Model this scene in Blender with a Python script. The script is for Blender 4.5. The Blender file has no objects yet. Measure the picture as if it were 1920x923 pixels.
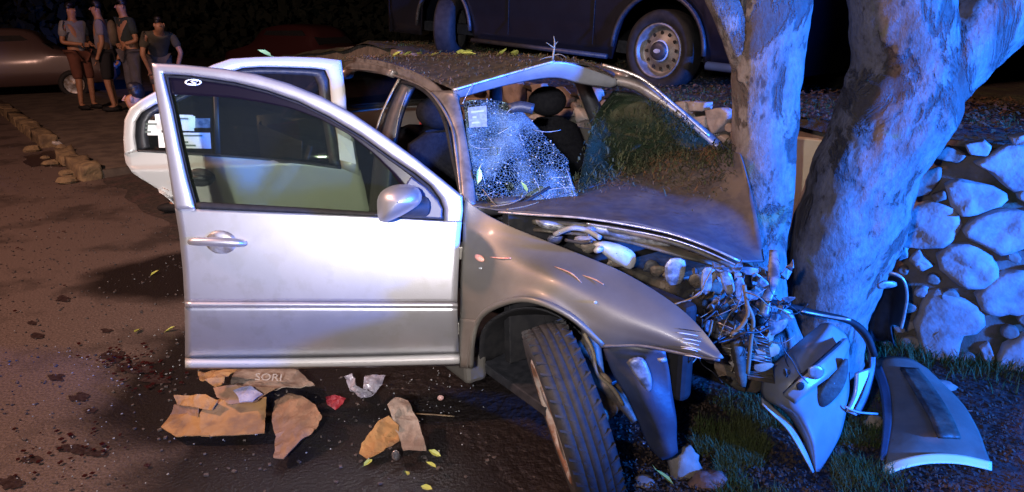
import bpy, bmesh, math, random
from mathutils import Vector, Matrix, noise
random.seed(7)
S = bpy.context.scene
COL = S.collection
PI = math.pi
V = Vector

# ------------------------------------------------------------------ camera
FPX, PITCH, ROLL, CH = 1318.0, 0.312, 0.012, 1.568
CAMP = V((0, 0, CH))
def camdir(x, y, z):
    c, s = math.cos(-ROLL), math.sin(-ROLL)
    x, y = c*x-s*y, s*x+c*y
    c, s = math.cos(PITCH), math.sin(PITCH)
    return V((x, z*c+y*s, -z*s+y*c))
cd = bpy.data.cameras.new('camera'); cam = bpy.data.objects.new('camera', cd); COL.objects.link(cam)
cd.sensor_width = 36; cd.lens = FPX/1920*36; cd.clip_start = 0.05; cd.clip_end = 500
r_, u_, f_ = camdir(1, 0, 0), camdir(0, 1, 0), camdir(0, 0, 1)
M4 = Matrix(((r_.x, u_.x, -f_.x, 0), (r_.y, u_.y, -f_.y, 0), (r_.z, u_.z, -f_.z, CH), (0, 0, 0, 1)))
cam.matrix_world = M4
S.camera = cam
# ------------------------------------------------------------------ night sky and lamps of the place
W = bpy.data.worlds.new('World'); S.world = W; W.use_nodes = True
wn = W.node_tree.nodes; wn.clear()
sky = wn.new('ShaderNodeTexSky'); sky.sky_type = 'NISHITA'; sky.sun_disc = False
sky.sun_elevation = math.radians(-6); sky.sun_rotation = math.radians(120)
bg = wn.new('ShaderNodeBackground'); bg.inputs[1].default_value = 0.10
wo = wn.new('ShaderNodeOutputWorld')
W.node_tree.links.new(sky.outputs[0], bg.inputs[0]); W.node_tree.links.new(bg.outputs[0], wo.inputs[0])
def lamp(name, kind, loc, col, power, size, aim=None, spot=None, blend=.5):
    l = bpy.data.lights.new(name, kind); l.color = col; l.energy = power; l.shadow_soft_size = size
    o = bpy.data.objects.new(name, l); COL.objects.link(o); o.location = loc
    if aim is not None:
        o.rotation_euler = (V(aim)-V(loc)).to_track_quat('-Z', 'Y').to_euler()
    if spot: l.spot_size = math.radians(spot); l.spot_blend = blend
    return o
lamp('handheld_torch', 'SPOT', (-.34, -1.15, 2.0), (1.0, .95, 1.0), 1080, .05, (-.68, 2.5, 1.40), 54, 1.0)
lamp('camera_flash', 'POINT', (-.34, -.25, 1.80), (1.0, .93, .94), 125, .03)
lamp('police_beacon', 'SPOT', (5.3, -1.3, 1.7), (.012, .155, 1.0), 15500, .22, (1.35, 2.7, 1.32), 40, .9)
lamp('street_lamp_light', 'POINT', (-6.2, 1.8, 6.0), (1.0, .54, .41), 2300, .25)
S.view_settings.view_transform = 'Standard'; S.view_settings.look = 'None'
S.view_settings.exposure = 0.0; S.view_settings.gamma = 1.0
try:
    S.cycles.use_denoising = True; S.cycles.max_bounces = 6; S.cycles.transparent_max_bounces = 16
    S.cycles.sample_clamp_indirect = 4
except Exception: pass

# ------------------------------------------------------------------ measuring helpers
def ray(px, py): return camdir((px-960)/FPX, -(py-461.5)/FPX, 1)
def F(px, py, fw):
    d = ray(px, py); return CAMP + d*(fw/d.y)
def G(px, py, z=0.0):
    d = ray(px, py); return CAMP + d*((z-CH)/d.z)
def PLN(px, py, p0, n):
    d = ray(px, py); p0, n = V(p0), V(n)
    return CAMP + d*((p0-CAMP).dot(n)/d.dot(n))
CO = V((.791, 2.562, 0)); CY = -.976; cc, cs = math.cos(CY), math.sin(CY)
def CW(X, Y, Z): return V((CO.x+cc*X-cs*Y, CO.y+cs*X+cc*Y, Z))     # car frame (X forward, Y left) to world
CN = V((cs, -cc, 0)).normalized()*1.0                             # outward normal of the car's right side
CF = V((cc, cs, 0))

# ------------------------------------------------------------------ mesh helpers
def prop(o, label=None, cat=None, group=None, kind=None):
    if label: o['label'] = label
    if cat: o['category'] = cat
    if group: o['group'] = group
    if kind: o['kind'] = kind
    return o
def thing(name, label, cat, loc=(0, 0, 0), group=None):
    o = bpy.data.objects.new(name, None); COL.objects.link(o); o.location = loc; o.empty_display_size = .1
    return prop(o, label, cat, group)
def org(o):
    p = V((0, 0, 0))
    while o is not None: p = p + V(o.location); o = o.parent
    return p
def ob(name, vs, fs, mat, parent=None, smooth=True, solid=0, off=-1, bevel=0, sub=0, wn_=False, mats=None, fm=None):
    me = bpy.data.meshes.new(name)
    o0 = org(parent) if parent else V((0, 0, 0))
    me.from_pydata([tuple(V(v)-o0) for v in vs], [], fs); me.update()
    if mats:
        for m in mats: me.materials.append(m)
        for i, p in enumerate(me.polygons): p.material_index = fm[i]
    else: me.materials.append(mat)
    if smooth: me.polygons.foreach_set('use_smooth', [True]*len(me.polygons))
    o = bpy.data.objects.new(name, me); COL.objects.link(o)
    if parent: o.parent = parent
    if sub: m = o.modifiers.new('s', 'SUBSURF'); m.levels = m.render_levels = sub
    if solid: m = o.modifiers.new('t', 'SOLIDIFY'); m.thickness = solid; m.offset = off
    if bevel: m = o.modifiers.new('b', 'BEVEL'); m.width = bevel; m.segments = 2; m.limit_method = 'ANGLE'
    return o
def cr(p, t):
    n = len(p)-1; t = min(max(t, 0), n-1e-9); i = int(t); f = t-i
    a, b, c, d = p[max(i-1, 0)], p[i], p[i+1], p[min(i+2, n)]
    return .5*((2*b)+(c-a)*f+(2*a-5*b+4*c-d)*f*f+(3*b-a-3*c+d)*f*f*f)
def resamp(p, n, smooth=True):
    p = [V(q) for q in p]
    if smooth and len(p) > 2: p = [cr(p, i*(len(p)-1)/(12*len(p))) for i in range(12*len(p)+1)]
    L = [0]
    for a, b in zip(p, p[1:]): L.append(L[-1]+(b-a).length)
    out = []; j = 0
    for i in range(n):
        s = L[-1]*i/(n-1)
        while j < len(L)-2 and L[j+1] < s: j += 1
        d = L[j+1]-L[j]; out.append(p[j].lerp(p[j+1], (s-L[j])/d if d > 1e-12 else 0))
    return out
def grid(name, rows, mat, parent=None, close=False, **k):
    n = len(rows[0]); vs = [v for r in rows for v in r]; fs = []
    for j in range(len(rows)-1):
        for i in range(n if close else n-1):
            a = j*n+i; b = j*n+(i+1) % n; fs.append((a, b, b+n, a+n))
    if not close and k.get('solid'):
        t = V((0, 0, 0)); c = sum((V(v) for v in vs), V())/len(vs)
        for f in fs: t += (vs[f[1]]-vs[f[0]]).cross(vs[f[3]]-vs[f[0]])
        if t.dot(CAMP-c) < 0: fs = [f[::-1] for f in fs]
    return ob(name, vs, fs, mat, parent, **k)
def loft(rows, nu, nv, proj=lambda a, b, c: F(a, b, c), smooth=True):
    R = [resamp([proj(*q) for q in r], nu, smooth) for r in rows]
    if len(R) == 2: return [[a.lerp(b, j/(nv-1)) for a, b in zip(*R)] for j in range(nv)]
    return [[cr([R[k][i] for k in range(len(R))], j*(len(R)-1)/(nv-1)) for i in range(nu)] for j in range(nv)]
def pxsurf(a, b, nu, nv, proj, sm=True):
    A = resamp([V((x, y, 0)) for x, y in a], nu, sm); B = resamp([V((x, y, 0)) for x, y in b], nu, sm)
    return [[proj(*(p.lerp(q, j/(nv-1))).xy) for p, q in zip(A, B)] for j in range(nv)]
def tubegeo(pts, rad, sides=10, flat=1.0, cap=True):
    pts = [V(p) for p in pts]; n = len(pts); vs = []; fs = []
    if not isinstance(rad, (list, tuple)): rad = [rad]*n
    t = (pts[1]-pts[0]).normalized(); up = V((0, 0, 1)) if abs(t.z) < .9 else V((0, 1, 0)); nrm = t.cross(up).normalized()
    for i in range(n):
        t = (pts[min(i+1, n-1)]-pts[max(i-1, 0)]).normalized()
        nrm = (nrm-t*nrm.dot(t)).normalized(); bn = t.cross(nrm)
        for k in range(sides):
            a = 2*PI*k/sides; vs.append(pts[i]+nrm*math.cos(a)*rad[i]+bn*math.sin(a)*rad[i]*flat)
    for i in range(n-1):
        for k in range(sides):
            a = i*sides+k; b = i*sides+(k+1) % sides; fs.append((a, b, b+sides, a+sides))
    if cap: fs.append(tuple(range(sides))[::-1]); fs.append(tuple((n-1)*sides+k for k in range(sides)))
    return vs, fs
def tube(name, pts, rad, mat, parent=None, sides=10, n=None, **k):
    if n:
        if isinstance(rad, (list, tuple)):
            rr = [cr([V((r, 0, 0)) for r in rad], i*(len(rad)-1)/(n-1)).x for i in range(n)]
            P = [V(p) for p in pts]; pts = [cr(P, i*(len(P)-1)/(n-1)) for i in range(n)]; rad = rr
        else: pts = resamp(pts, n)
    fl = k.pop('flat', 1.0)
    vs, fs = tubegeo(pts, rad, sides, fl); return ob(name, vs, fs, mat, parent, **k)
def join(parts):
    vs, fs = [], []
    for v, f in parts:
        o = len(vs); vs += list(v); fs += [tuple(i+o for i in q) for q in f]
    return vs, fs
def boxgeo(c, s, ax=None):
    c = V(c); ax = ax or (V((1, 0, 0)), V((0, 1, 0)), V((0, 0, 1)))
    vs = [c+ax[0]*s[0]/2*i+ax[1]*s[1]/2*j+ax[2]*s[2]/2*k for i in (-1, 1) for j in (-1, 1) for k in (-1, 1)]
    return vs, [(0, 1, 3, 2), (4, 6, 7, 5), (0, 4, 5, 1), (2, 3, 7, 6), (0, 2, 6, 4), (1, 5, 7, 3)]
def box(name, c, s, mat, parent=None, ax=None, bevel=.004, **k):
    vs, fs = boxgeo(c, s, ax); return ob(name, vs, fs, mat, parent, smooth=False, bevel=bevel, **k)
CAX = (CF, V((-cs, cc, 0)), V((0, 0, 1)))
def lathe(prof, c, axis, n=48, up=None):
    """prof: (along axis, radius)"""
    axis = V(axis).normalized(); u = axis.cross(V((0, 0, 1)) if abs(axis.z) < .9 else V((1, 0, 0))).normalized(); w = axis.cross(u)
    vs = [V(c)+axis*a+(u*math.cos(2*PI*k/n)+w*math.sin(2*PI*k/n))*r for a, r in prof for k in range(n)]
    fs = [(j*n+k, j*n+(k+1) % n, (j+1)*n+(k+1) % n, (j+1)*n+k) for j in range(len(prof)-1) for k in range(n)]
    return vs, fs
def ell(c, r, nu=16, nv=10, rot=None):
    vs = []; fs = []
    for j in range(nv+1):
        th = PI*j/nv
        for i in range(nu):
            a = 2*PI*i/nu; p = V((r[0]*math.sin(th)*math.cos(a), r[1]*math.sin(th)*math.sin(a), r[2]*math.cos(th)))
            if rot: p = rot @ p
            vs.append(V(c)+p)
    fs = [(j*nu+i, j*nu+(i+1) % nu, (j+1)*nu+(i+1) % nu, (j+1)*nu+i) for j in range(nv) for i in range(nu)]
    return vs, fs
def sheet(name, pts, mat, parent=None, cuts=3, amp=.0, freq=8, thick=.004, fold=None, smooth=False, seed=0):
    """an outline filled, divided and crumpled"""
    bm = bmesh.new(); vs = [bm.verts.new(p) for p in pts]; f = bm.faces.new(vs)
    n = f.normal.copy() if f.normal.length else V((0, 0, 1)); bm.normal_update(); n = f.normal.copy()
    bmesh.ops.triangulate(bm, faces=bm.faces[:])
    for _ in range(cuts):
        if len(bm.edges) > 4000: break
        bmesh.ops.subdivide_edges(bm, edges=[e for e in bm.edges if e.calc_length() > .02], cuts=1)
        bmesh.ops.triangulate(bm, faces=[f for f in bm.faces if len(f.verts) > 3])
    for v in bm.verts:
        if amp:
            q = v.co*freq+V((seed*7.1, 0, 0)); d = noise.noise(q)+.5*abs(noise.noise(q*2.2))*2-.3
            v.co += n*d*amp*1.0+V((noise.noise(q*3), noise.noise(q*3+V((4, 0, 0))), 0))*.005
        if fold: v.co = fold(v.co)
    bm.verts.ensure_lookup_table()
    V_ = [v.co.copy() for v in bm.verts]; F_ = [tuple(v.index for v in f.verts) for f in bm.faces]; bm.free()
    return ob(name, V_, F_, mat, parent, smooth=smooth, solid=thick, off=0)
def rnd(a, b): return random.uniform(a, b)

# ------------------------------------------------------------------ materials
def mk(name):
    m = bpy.data.materials.new(name); m.use_nodes = True; nt = m.node_tree
    return m, nt, nt.nodes['Principled BSDF'], nt.nodes['Material Output']
def pm(name, c1, c2=None, sc=8, rough=.6, metal=0, bump=0, bsc=60, c3=None, sc3=2, th=(.4, .6), spec=.5, coat=0, detail=6, alpha=None, rv=0, stretch=None, emis=None):
    m, nt, b, out = mk(name); N = nt.nodes.new; L = nt.links.new
    tc = N('ShaderNodeTexCoord'); co = tc.outputs['Object']
    if stretch:
        mp = N('ShaderNodeMapping'); mp.inputs['Scale'].default_value = stretch; L(co, mp.inputs[0]); co = mp.outputs[0]
    b.inputs['Base Color'].default_value = (*c1, 1); b.inputs['Roughness'].default_value = rough; b.inputs['Metallic'].default_value = metal
    b.inputs['Specular IOR Level'].default_value = spec; b.inputs['Coat Weight'].default_value = coat; b.inputs['Coat Roughness'].default_value = .12
    def mixc(prev, c, scale, lo, hi):
        n = N('ShaderNodeTexNoise'); n.inputs['Scale'].default_value = scale; n.inputs['Detail'].default_value = detail; n.inputs['Roughness'].default_value = .62
        L(co, n.inputs['Vector']); r = N('ShaderNodeMapRange'); r.inputs['From Min'].default_value = lo; r.inputs['From Max'].default_value = hi
        L(n.outputs[0], r.inputs[0]); x = N('ShaderNodeMix'); x.data_type = 'RGBA'; L(r.outputs[0], x.inputs[0])
        if isinstance(prev, tuple): x.inputs[6].default_value = (*prev, 1)
        else: L(prev, x.inputs[6])
        x.inputs[7].default_value = (*c, 1); return x.outputs[2], r.outputs[0]
    cur = c1
    if c2:
        cur, fac = mixc(cur, c2, sc, *th)
        if rv:
            q = N('ShaderNodeMapRange'); q.inputs['To Min'].default_value = rough; q.inputs['To Max'].default_value = rough+rv; L(fac, q.inputs[0]); L(q.outputs[0], b.inputs['Roughness'])
    if c3: cur, _ = mixc(cur, c3, sc3, .5, .62)
    if not isinstance(cur, tuple): L(cur, b.inputs['Base Color'])
    if bump:
        n = N('ShaderNodeTexNoise'); n.inputs['Scale'].default_value = bsc; n.inputs['Detail'].default_value = 5; L(co, n.inputs['Vector'])
        bp = N('ShaderNodeBump'); bp.inputs['Strength'].default_value = 1; bp.inputs['Distance'].default_value = bump; L(n.outputs[0], bp.inputs['Height']); L(bp.outputs[0], b.inputs['Normal'])
    if emis: b.inputs['Emission Color'].default_value = (*emis[0], 1); b.inputs['Emission Strength'].default_value = emis[1]
    return m
def glass(name, tint, frost=0.0, fcol=(.5, .55, .6), rough=.03, spots=0, ior=1.45):
    m, nt, b, out = mk(name); N = nt.nodes.new; L = nt.links.new; nt.nodes.remove(b)
    t = N('ShaderNodeBsdfTransparent'); t.inputs[0].default_value = (*tint, 1)
    g = N('ShaderNodeBsdfGlossy'); g.inputs[1].default_value = rough
    fr = N('ShaderNodeFresnel'); fr.inputs[0].default_value = ior
    x = N('ShaderNodeMixShader'); L(fr.outputs[0], x.inputs[0]); L(t.outputs[0], x.inputs[1]); L(g.outputs[0], x.inputs[2]); cur = x.outputs[0]
    if frost:
        d = N('ShaderNodeBsdfDiffuse'); d.inputs[0].default_value = (*fcol, 1)
        tc = N('ShaderNodeTexCoord'); n = N('ShaderNodeTexNoise'); n.inputs['Scale'].default_value = 900; L(tc.outputs['Object'], n.inputs[0])
        r = N('ShaderNodeMapRange'); r.inputs['From Min'].default_value = .35; r.inputs['From Max'].default_value = .8; r.inputs['To Max'].default_value = frost; L(n.outputs[0], r.inputs[0])
        y = N('ShaderNodeMixShader'); L(r.outputs[0], y.inputs[0]); L(cur, y.inputs[1]); L(d.outputs[0], y.inputs[2]); cur = y.outputs[0]
    L(cur, out.inputs[0]); return m
def cracked(name, centre):
    """laminated glass crazed round a blow"""
    m, nt, b, out = mk(name); N = nt.nodes.new; L = nt.links.new; nt.nodes.remove(b)
    tc = N('ShaderNodeTexCoord'); co = tc.outputs['Object']
    nz = N('ShaderNodeTexNoise'); nz.inputs['Scale'].default_value = 9; L(co, nz.inputs[0])
    ad = N('ShaderNodeVectorMath'); ad.operation = 'MULTIPLY_ADD'; L(nz.outputs[1], ad.inputs[0]); ad.inputs[1].default_value = (.05, .05, .05); L(co, ad.inputs[2])
    def lines(scale, w, rnd_=1):
        v = N('ShaderNodeTexVoronoi'); v.feature = 'DISTANCE_TO_EDGE'; v.inputs['Scale'].default_value = scale; v.inputs['Randomness'].default_value = rnd_
        L(ad.outputs[0], v.inputs['Vector']); r = N('ShaderNodeMapRange'); r.inputs['From Min'].default_value = 0; r.inputs['From Max'].default_value = w
        r.inputs['To Min'].default_value = 1; r.inputs['To Max'].default_value = 0; L(v.outputs['Distance'], r.inputs[0]); return r.outputs[0]
    a, c = lines(85, .06), lines(240, .14)
    n2 = N('ShaderNodeTexNoise'); n2.inputs['Scale'].default_value = 7; n2.inputs['Detail'].default_value = 5; L(co, n2.inputs[0])
    r2 = N('ShaderNodeMapRange'); r2.inputs['From Min'].default_value = .42; r2.inputs['From Max'].default_value = .66; L(n2.outputs[0], r2.inputs[0])
    mu = N('ShaderNodeMath'); mu.operation = 'MULTIPLY'; L(c, mu.inputs[0]); L(r2.outputs[0], mu.inputs[1])
    mx = N('ShaderNodeMath'); mx.operation = 'MAXIMUM'; L(a, mx.inputs[0]); L(mu.outputs[0], mx.inputs[1])
    m3 = N('ShaderNodeMath'); m3.operation = 'MULTIPLY_ADD'; L(r2.outputs[0], m3.inputs[0]); m3.inputs[1].default_value = .3; L(mx.outputs[0], m3.inputs[2]); 
    m4 = N('ShaderNodeMath'); m4.operation = 'MULTIPLY'; L(m3.outputs[0], m4.inputs[0]); m4.inputs[1].default_value = .5; m4.use_clamp = True
    t = N('ShaderNodeBsdfTransparent'); t.inputs[0].default_value = (.35, .45, .45, 1)
    g = N('ShaderNodeBsdfGlossy'); g.inputs[1].default_value = .18
    x = N('ShaderNodeMixShader'); x.inputs[0].default_value = .07; L(t.outputs[0], x.inputs[1]); L(g.outputs[0], x.inputs[2])
    d = N('ShaderNodeBsdfDiffuse'); d.inputs[0].default_value = (.24, .36, .42, 1)
    y = N('ShaderNodeMixShader'); L(m4.outputs[0], y.inputs[0]); L(x.outputs[0], y.inputs[1]); L(d.outputs[0], y.inputs[2]); L(y.outputs[0], out.inputs[0])
    return m
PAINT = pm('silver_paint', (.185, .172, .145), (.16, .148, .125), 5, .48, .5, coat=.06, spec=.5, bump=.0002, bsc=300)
LITP = pm('lit_silver_paint', (.52, .515, .53), (.48, .475, .485), 4, .40, .82, coat=.2, spec=.5, c3=(.47, .463, .46), sc3=14, bump=.0002, bsc=200)  # same silver as the fender, lightened to hold the light on the door
BP = pm('bumper_paint', (.29, .29, .30), (.23, .23, .24), 6, .42, .3, coat=.2, bump=.0012, bsc=25)
LITP2 = pm('lit_silver_stained', (.42, .405, .38), (.50, .40, .30), 6, .45, .15, coat=.2, th=(.62, .85))  # car silver with brown stains, lightened as lit rear door and sill
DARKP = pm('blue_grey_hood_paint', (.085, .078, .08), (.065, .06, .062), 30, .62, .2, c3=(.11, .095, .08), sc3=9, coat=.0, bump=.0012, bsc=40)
EDGE = pm('bare_metal_edge', (.6, .55, .5), (.35, .3, .27), 20, .35, .6)
BROWNP = pm('roof_rail_paint', (.22, .19, .17), (.12, .10, .09), 12, .4, .4, coat=.2)
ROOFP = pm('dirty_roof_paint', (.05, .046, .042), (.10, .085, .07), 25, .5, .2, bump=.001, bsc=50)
BLACK = pm('black_rubber', (.012, .012, .013), (.02, .019, .019), 20, .7, spec=.2)
PLAST = pm('black_plastic', (.016, .017, .02), (.03, .03, .034), 30, .5, bump=.0006, bsc=120)
NAVY = pm('mirror_base_plastic', (.02, .028, .055), None, rough=.45)
TYRE = pm('tyre_rubber', (.013, .014, .017), (.026, .025, .024), 30, .75, bump=.001, bsc=90)
RIM = pm('steel_rim', (.42, .42, .42), (.2, .16, .12), 14, .4, .5, bump=.0008, bsc=60)
RUSTRIM = pm('scuffed_alloy', (.5, .46, .40), (.28, .15, .09), 9, .5, .4, bump=.003, bsc=30, th=(.42, .55))
GRIME = pm('grimy_metal', (.10, .085, .06), (.03, .026, .022), 18, .6, .3, bump=.004, bsc=40, c3=(.17, .12, .08), sc3=9)
BRACK = pm('painted_bracket', (.30, .30, .31), (.09, .09, .09), 30, .45, .3, bump=.001, bsc=60)
TAN = pm('tan_block', (.38, .27, .17), (.22, .15, .1), 14, .6, bump=.002)
WPL = pm('white_plastic', (.42, .42, .41), (.27, .27, .26), 12, .4)
LINER = pm('wheel_liner_plastic', (.03, .034, .05), (.05, .05, .06), 8, .5, bump=.004, bsc=14)
TINT = glass('tinted_window', (.71, .76, .67), .03, (.42, .5, .42))
TINT2 = glass('dark_window', (.45, .47, .43), .03)
CLEAR = glass('windscreen_glass', (.5, .56, .48), .30, (.10, .15, .09), rough=.12)  # green frosting puts a plant reflection into the glass colour
BAND = pm('sun_strip_film', (.006, .004, .008), None, rough=.3, spec=.3)
CRACK = cracked('crazed_windscreen', None)
SEAT = pm('seat_cloth', (.012, .012, .014), (.008, .008, .010), 60, .9, spec=.05, bump=.002, bsc=200)
RED = pm('red_lens', (.5, .03, .03), None, rough=.25, coat=.5)
ORANGE = pm('orange_side_marker', (.75, .22, .15), (.9, .45, .35), 60, .25, coat=.6)
STICK = pm('white_sticker', (.82, .84, .82), None, rough=.5)
STICKG = pm('green_tinged_sticker', (.75, .9, .55), None, rough=.5)
INK = pm('sticker_print', (.12, .16, .14), None, rough=.6)
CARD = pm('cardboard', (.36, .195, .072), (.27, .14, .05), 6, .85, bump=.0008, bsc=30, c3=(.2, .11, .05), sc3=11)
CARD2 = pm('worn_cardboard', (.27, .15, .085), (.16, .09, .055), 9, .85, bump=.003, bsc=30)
CARD3 = pm('dirty_pale_cardboard', (.30, .24, .19), (.17, .12, .09), 12, .85, bump=.003, bsc=30)
BAG = pm('plastic_film', (.34, .32, .36), (.2, .18, .22), 14, .25, bump=.004, bsc=40)
REDC = pm('red_cloth', (.32, .02, .03), (.18, .01, .02), 12, .6)
INKB = pm('box_print', (.30, .27, .25), None, rough=.8)
BARK = None
def barkmat():
    m, nt, b, out = mk('patchy_bark'); N = nt.nodes.new; L = nt.links.new
    tc = N('ShaderNodeTexCoord'); mp = N('ShaderNodeMapping'); mp.inputs['Scale'].default_value = (1, 1, .55); L(tc.outputs['Object'], mp.inputs[0]); co = mp.outputs[0]
    def nz(s, d=8, r=.6, dist=0):
        n = N('ShaderNodeTexNoise'); n.inputs['Scale'].default_value = s; n.inputs['Detail'].default_value = d; n.inputs['Roughness'].default_value = r; n.inputs['Distortion'].default_value = dist; L(co, n.inputs[0]); return n.outputs[0]
    def ramp(src, lo, hi):
        r = N('ShaderNodeMapRange'); r.inputs['From Min'].default_value = lo; r.inputs['From Max'].default_value = hi; L(src, r.inputs[0]); return r.outputs[0]
    def mix(f, a, b_):
        x = N('ShaderNodeMix'); x.data_type = 'RGBA'; L(f, x.inputs[0])
        for k, c in ((6, a), (7, b_)):
            if isinstance(c, tuple): x.inputs[k].default_value = (*c, 1)
            else: L(c, x.inputs[k])
        return x.outputs[2]
    c = mix(ramp(nz(14), .35, .65), (.225, .20, .185), (.14, .12, .105))
    c = mix(ramp(nz(3.2, 10, .7, .6), .495, .575), c, (.068, .052, .042)); c = mix(ramp(nz(60, 6, .7), .45, .75), c, (.10, .085, .07))
    c = mix(ramp(nz(28, 6), .60, .68), c, (.06, .045, .035))
    c = mix(ramp(nz(5.5, 6, .6, 1.), .62, .68), c, (.16, .16, .08))
    L(c, b.inputs['Base Color']); b.inputs['Roughness'].default_value = .85
    h1 = nz(3.2, 8, .65, .6); r1 = ramp(h1, .57, .53); n2 = nz(40, 6, .7)
    ma = N('ShaderNodeMath'); ma.operation = 'MULTIPLY_ADD'; L(n2, ma.inputs[0]); ma.inputs[1].default_value = .6; L(r1, ma.inputs[2])
    bp = N('ShaderNodeBump'); bp.inputs['Strength'].default_value = .9; bp.inputs['Distance'].default_value = .022; L(ma.outputs[0], bp.inputs['Height']); L(bp.outputs[0], b.inputs['Normal'])
    return m
BARK = barkmat()
STONES = [pm('wall_stone_%s' % n, c, tuple(q*.72 for q in c), 14, .85, bump=.006, bsc=30, c3=tuple(q*1.15 for q in c), sc3=5) for n, c in (('grey', (.31, .28, .265)), ('buff', (.30, .25, .20)), ('brown', (.20, .155, .125)))]
MORTAR = pm('earthy_mortar', (.10, .085, .07), (.15, .125, .10), 9, .95, bump=.02, bsc=14, c3=(.035, .045, .02), sc3=3)
ASPH = pm('asphalt', (.085, .066, .058), (.14, .105, .09), 90, .50, bump=.005, bsc=70, c3=(.05, .038, .033), sc3=1.6, rv=.2)
def oil_and_shade(m):
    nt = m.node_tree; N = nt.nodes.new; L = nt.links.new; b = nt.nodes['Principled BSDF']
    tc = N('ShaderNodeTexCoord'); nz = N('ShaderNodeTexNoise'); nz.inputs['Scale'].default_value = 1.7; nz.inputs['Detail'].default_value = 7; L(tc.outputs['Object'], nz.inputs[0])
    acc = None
    for (x, y, r) in ((-.55, 2.35, 1.0), (-1.1, 3.0, .9), (-.2, 1.75, .75), (.5, 1.9, 1.0), (-2.2, 4.4, .62)):  # last spot stands in for shadows across the road, the others are oil
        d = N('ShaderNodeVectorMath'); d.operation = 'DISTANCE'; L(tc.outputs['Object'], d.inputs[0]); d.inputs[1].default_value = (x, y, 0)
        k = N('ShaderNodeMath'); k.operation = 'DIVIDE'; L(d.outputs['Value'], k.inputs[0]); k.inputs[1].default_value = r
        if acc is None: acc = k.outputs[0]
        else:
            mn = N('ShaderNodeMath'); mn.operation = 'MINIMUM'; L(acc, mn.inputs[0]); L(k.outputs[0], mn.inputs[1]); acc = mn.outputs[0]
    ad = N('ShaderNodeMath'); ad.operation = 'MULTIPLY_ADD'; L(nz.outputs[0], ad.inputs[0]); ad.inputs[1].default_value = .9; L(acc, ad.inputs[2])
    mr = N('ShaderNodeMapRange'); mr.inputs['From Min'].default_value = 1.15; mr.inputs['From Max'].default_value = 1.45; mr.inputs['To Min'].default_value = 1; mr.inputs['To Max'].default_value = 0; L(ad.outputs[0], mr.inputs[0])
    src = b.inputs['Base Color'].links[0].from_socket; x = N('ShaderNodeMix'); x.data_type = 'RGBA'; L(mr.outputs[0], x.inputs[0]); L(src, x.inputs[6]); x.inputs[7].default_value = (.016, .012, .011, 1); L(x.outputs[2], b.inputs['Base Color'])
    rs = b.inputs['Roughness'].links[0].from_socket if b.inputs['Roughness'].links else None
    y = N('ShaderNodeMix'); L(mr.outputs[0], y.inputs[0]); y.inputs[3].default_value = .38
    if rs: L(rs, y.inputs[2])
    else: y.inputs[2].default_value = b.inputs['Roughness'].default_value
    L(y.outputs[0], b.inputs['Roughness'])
oil_and_shade(ASPH)
WETA = pm('oily_wet_asphalt', (.014, .012, .013), (.03, .022, .022), 45, .42, bump=.006, bsc=60, c3=(.045, .02, .02), sc3=6)
DIRT = pm('verge_dirt', (.045, .032, .024), (.022, .017, .014), 18, .9, bump=.02, bsc=25, c3=(.06, .035, .03), sc3=5)
PAVE = pm('pavement_concrete', (.13, .105, .08), (.07, .055, .045), 4, .85, bump=.005, bsc=30)
KERBM = pm('kerb_concrete', (.24, .18, .095), (.12, .09, .055), 7, .9, bump=.015, bsc=18)
TERR = pm('leafy_terrace_earth', (.04, .032, .018), (.02, .015, .012), 12, .95, bump=.03, bsc=18, c3=(.05, .055, .02), sc3=3)
GRASS = pm('grass_blade', (.045, .075, .018), (.075, .085, .03), 3, .75, spec=.2)
LEAFY = pm('yellow_green_leaf', (.50, .52, .12), (.36, .42, .08), 12, .5)
LEAFB = pm('brown_leaf', (.17, .085, .03), (.10, .06, .03), 12, .7)
NEEDLE = pm('dry_litter', (.13, .065, .028), (.04, .045, .016), 14, .8)
LITTER_REFL = pm('green_litter_reflection', (.035, .045, .014), (.015, .02, .009), 14, .8)  # leaf litter that also imitates the green reflection on the windscreen
RIMD = pm('dull_steel_rim', (.20, .20, .20), (.12, .11, .10), 14, .5, .4)
TRUCKP = pm('van_paint', (.006, .008, .014), (.005, .006, .010), 3, .35, .1, coat=.5)
CREAM = pm('cream_painted_post', (.82, .74, .52), (.74, .66, .45), 7, .7)
SPARK = pm('glass_crumb', (.35, .37, .38), None, rough=.1, spec=.8)
REDSH = pm('red_lens_shard', (.035, .006, .006), None, rough=.3, spec=.5)
SKIN = pm('skin', (.36, .18, .10), (.30, .145, .08), 12, .55)
HAIR = pm('black_hair', (.010, .008, .008), None, rough=.5, bump=.003, bsc=120)
def cloth(n, c):
    c = tuple(q*.62 for q in c); return pm(n, c, tuple(q*.75 for q in c), 9, .9, bump=.003, bsc=30)

# ================================================================== THE SETTING
def flat(name, pts, z, mat, kind='structure', n=1):
    o = ob(name, [V((p[0], p[1], z)) for p in pts], [tuple(range(len(pts)))], mat, smooth=False); o['kind'] = kind; return o
oil_and_shade(DIRT)
def terrain(name, x0, x1, y0, y1, nx, ny, zf, mat):
    rows = [[V((x0+(x1-x0)*i/nx, y0+(y1-y0)*j/ny, 0)) for i in range(nx+1)] for j in range(ny+1)]
    for r in rows:
        for v in r: v.z = zf(v.x, v.y)
    o = grid(name, rows, mat); o['kind'] = 'structure'; return o
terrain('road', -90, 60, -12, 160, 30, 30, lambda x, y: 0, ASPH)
def ug(x, y): return .012*noise.noise(V((x*3, y*3, 0)))+.006*noise.noise(V((x*9, y*9, 3)))
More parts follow.
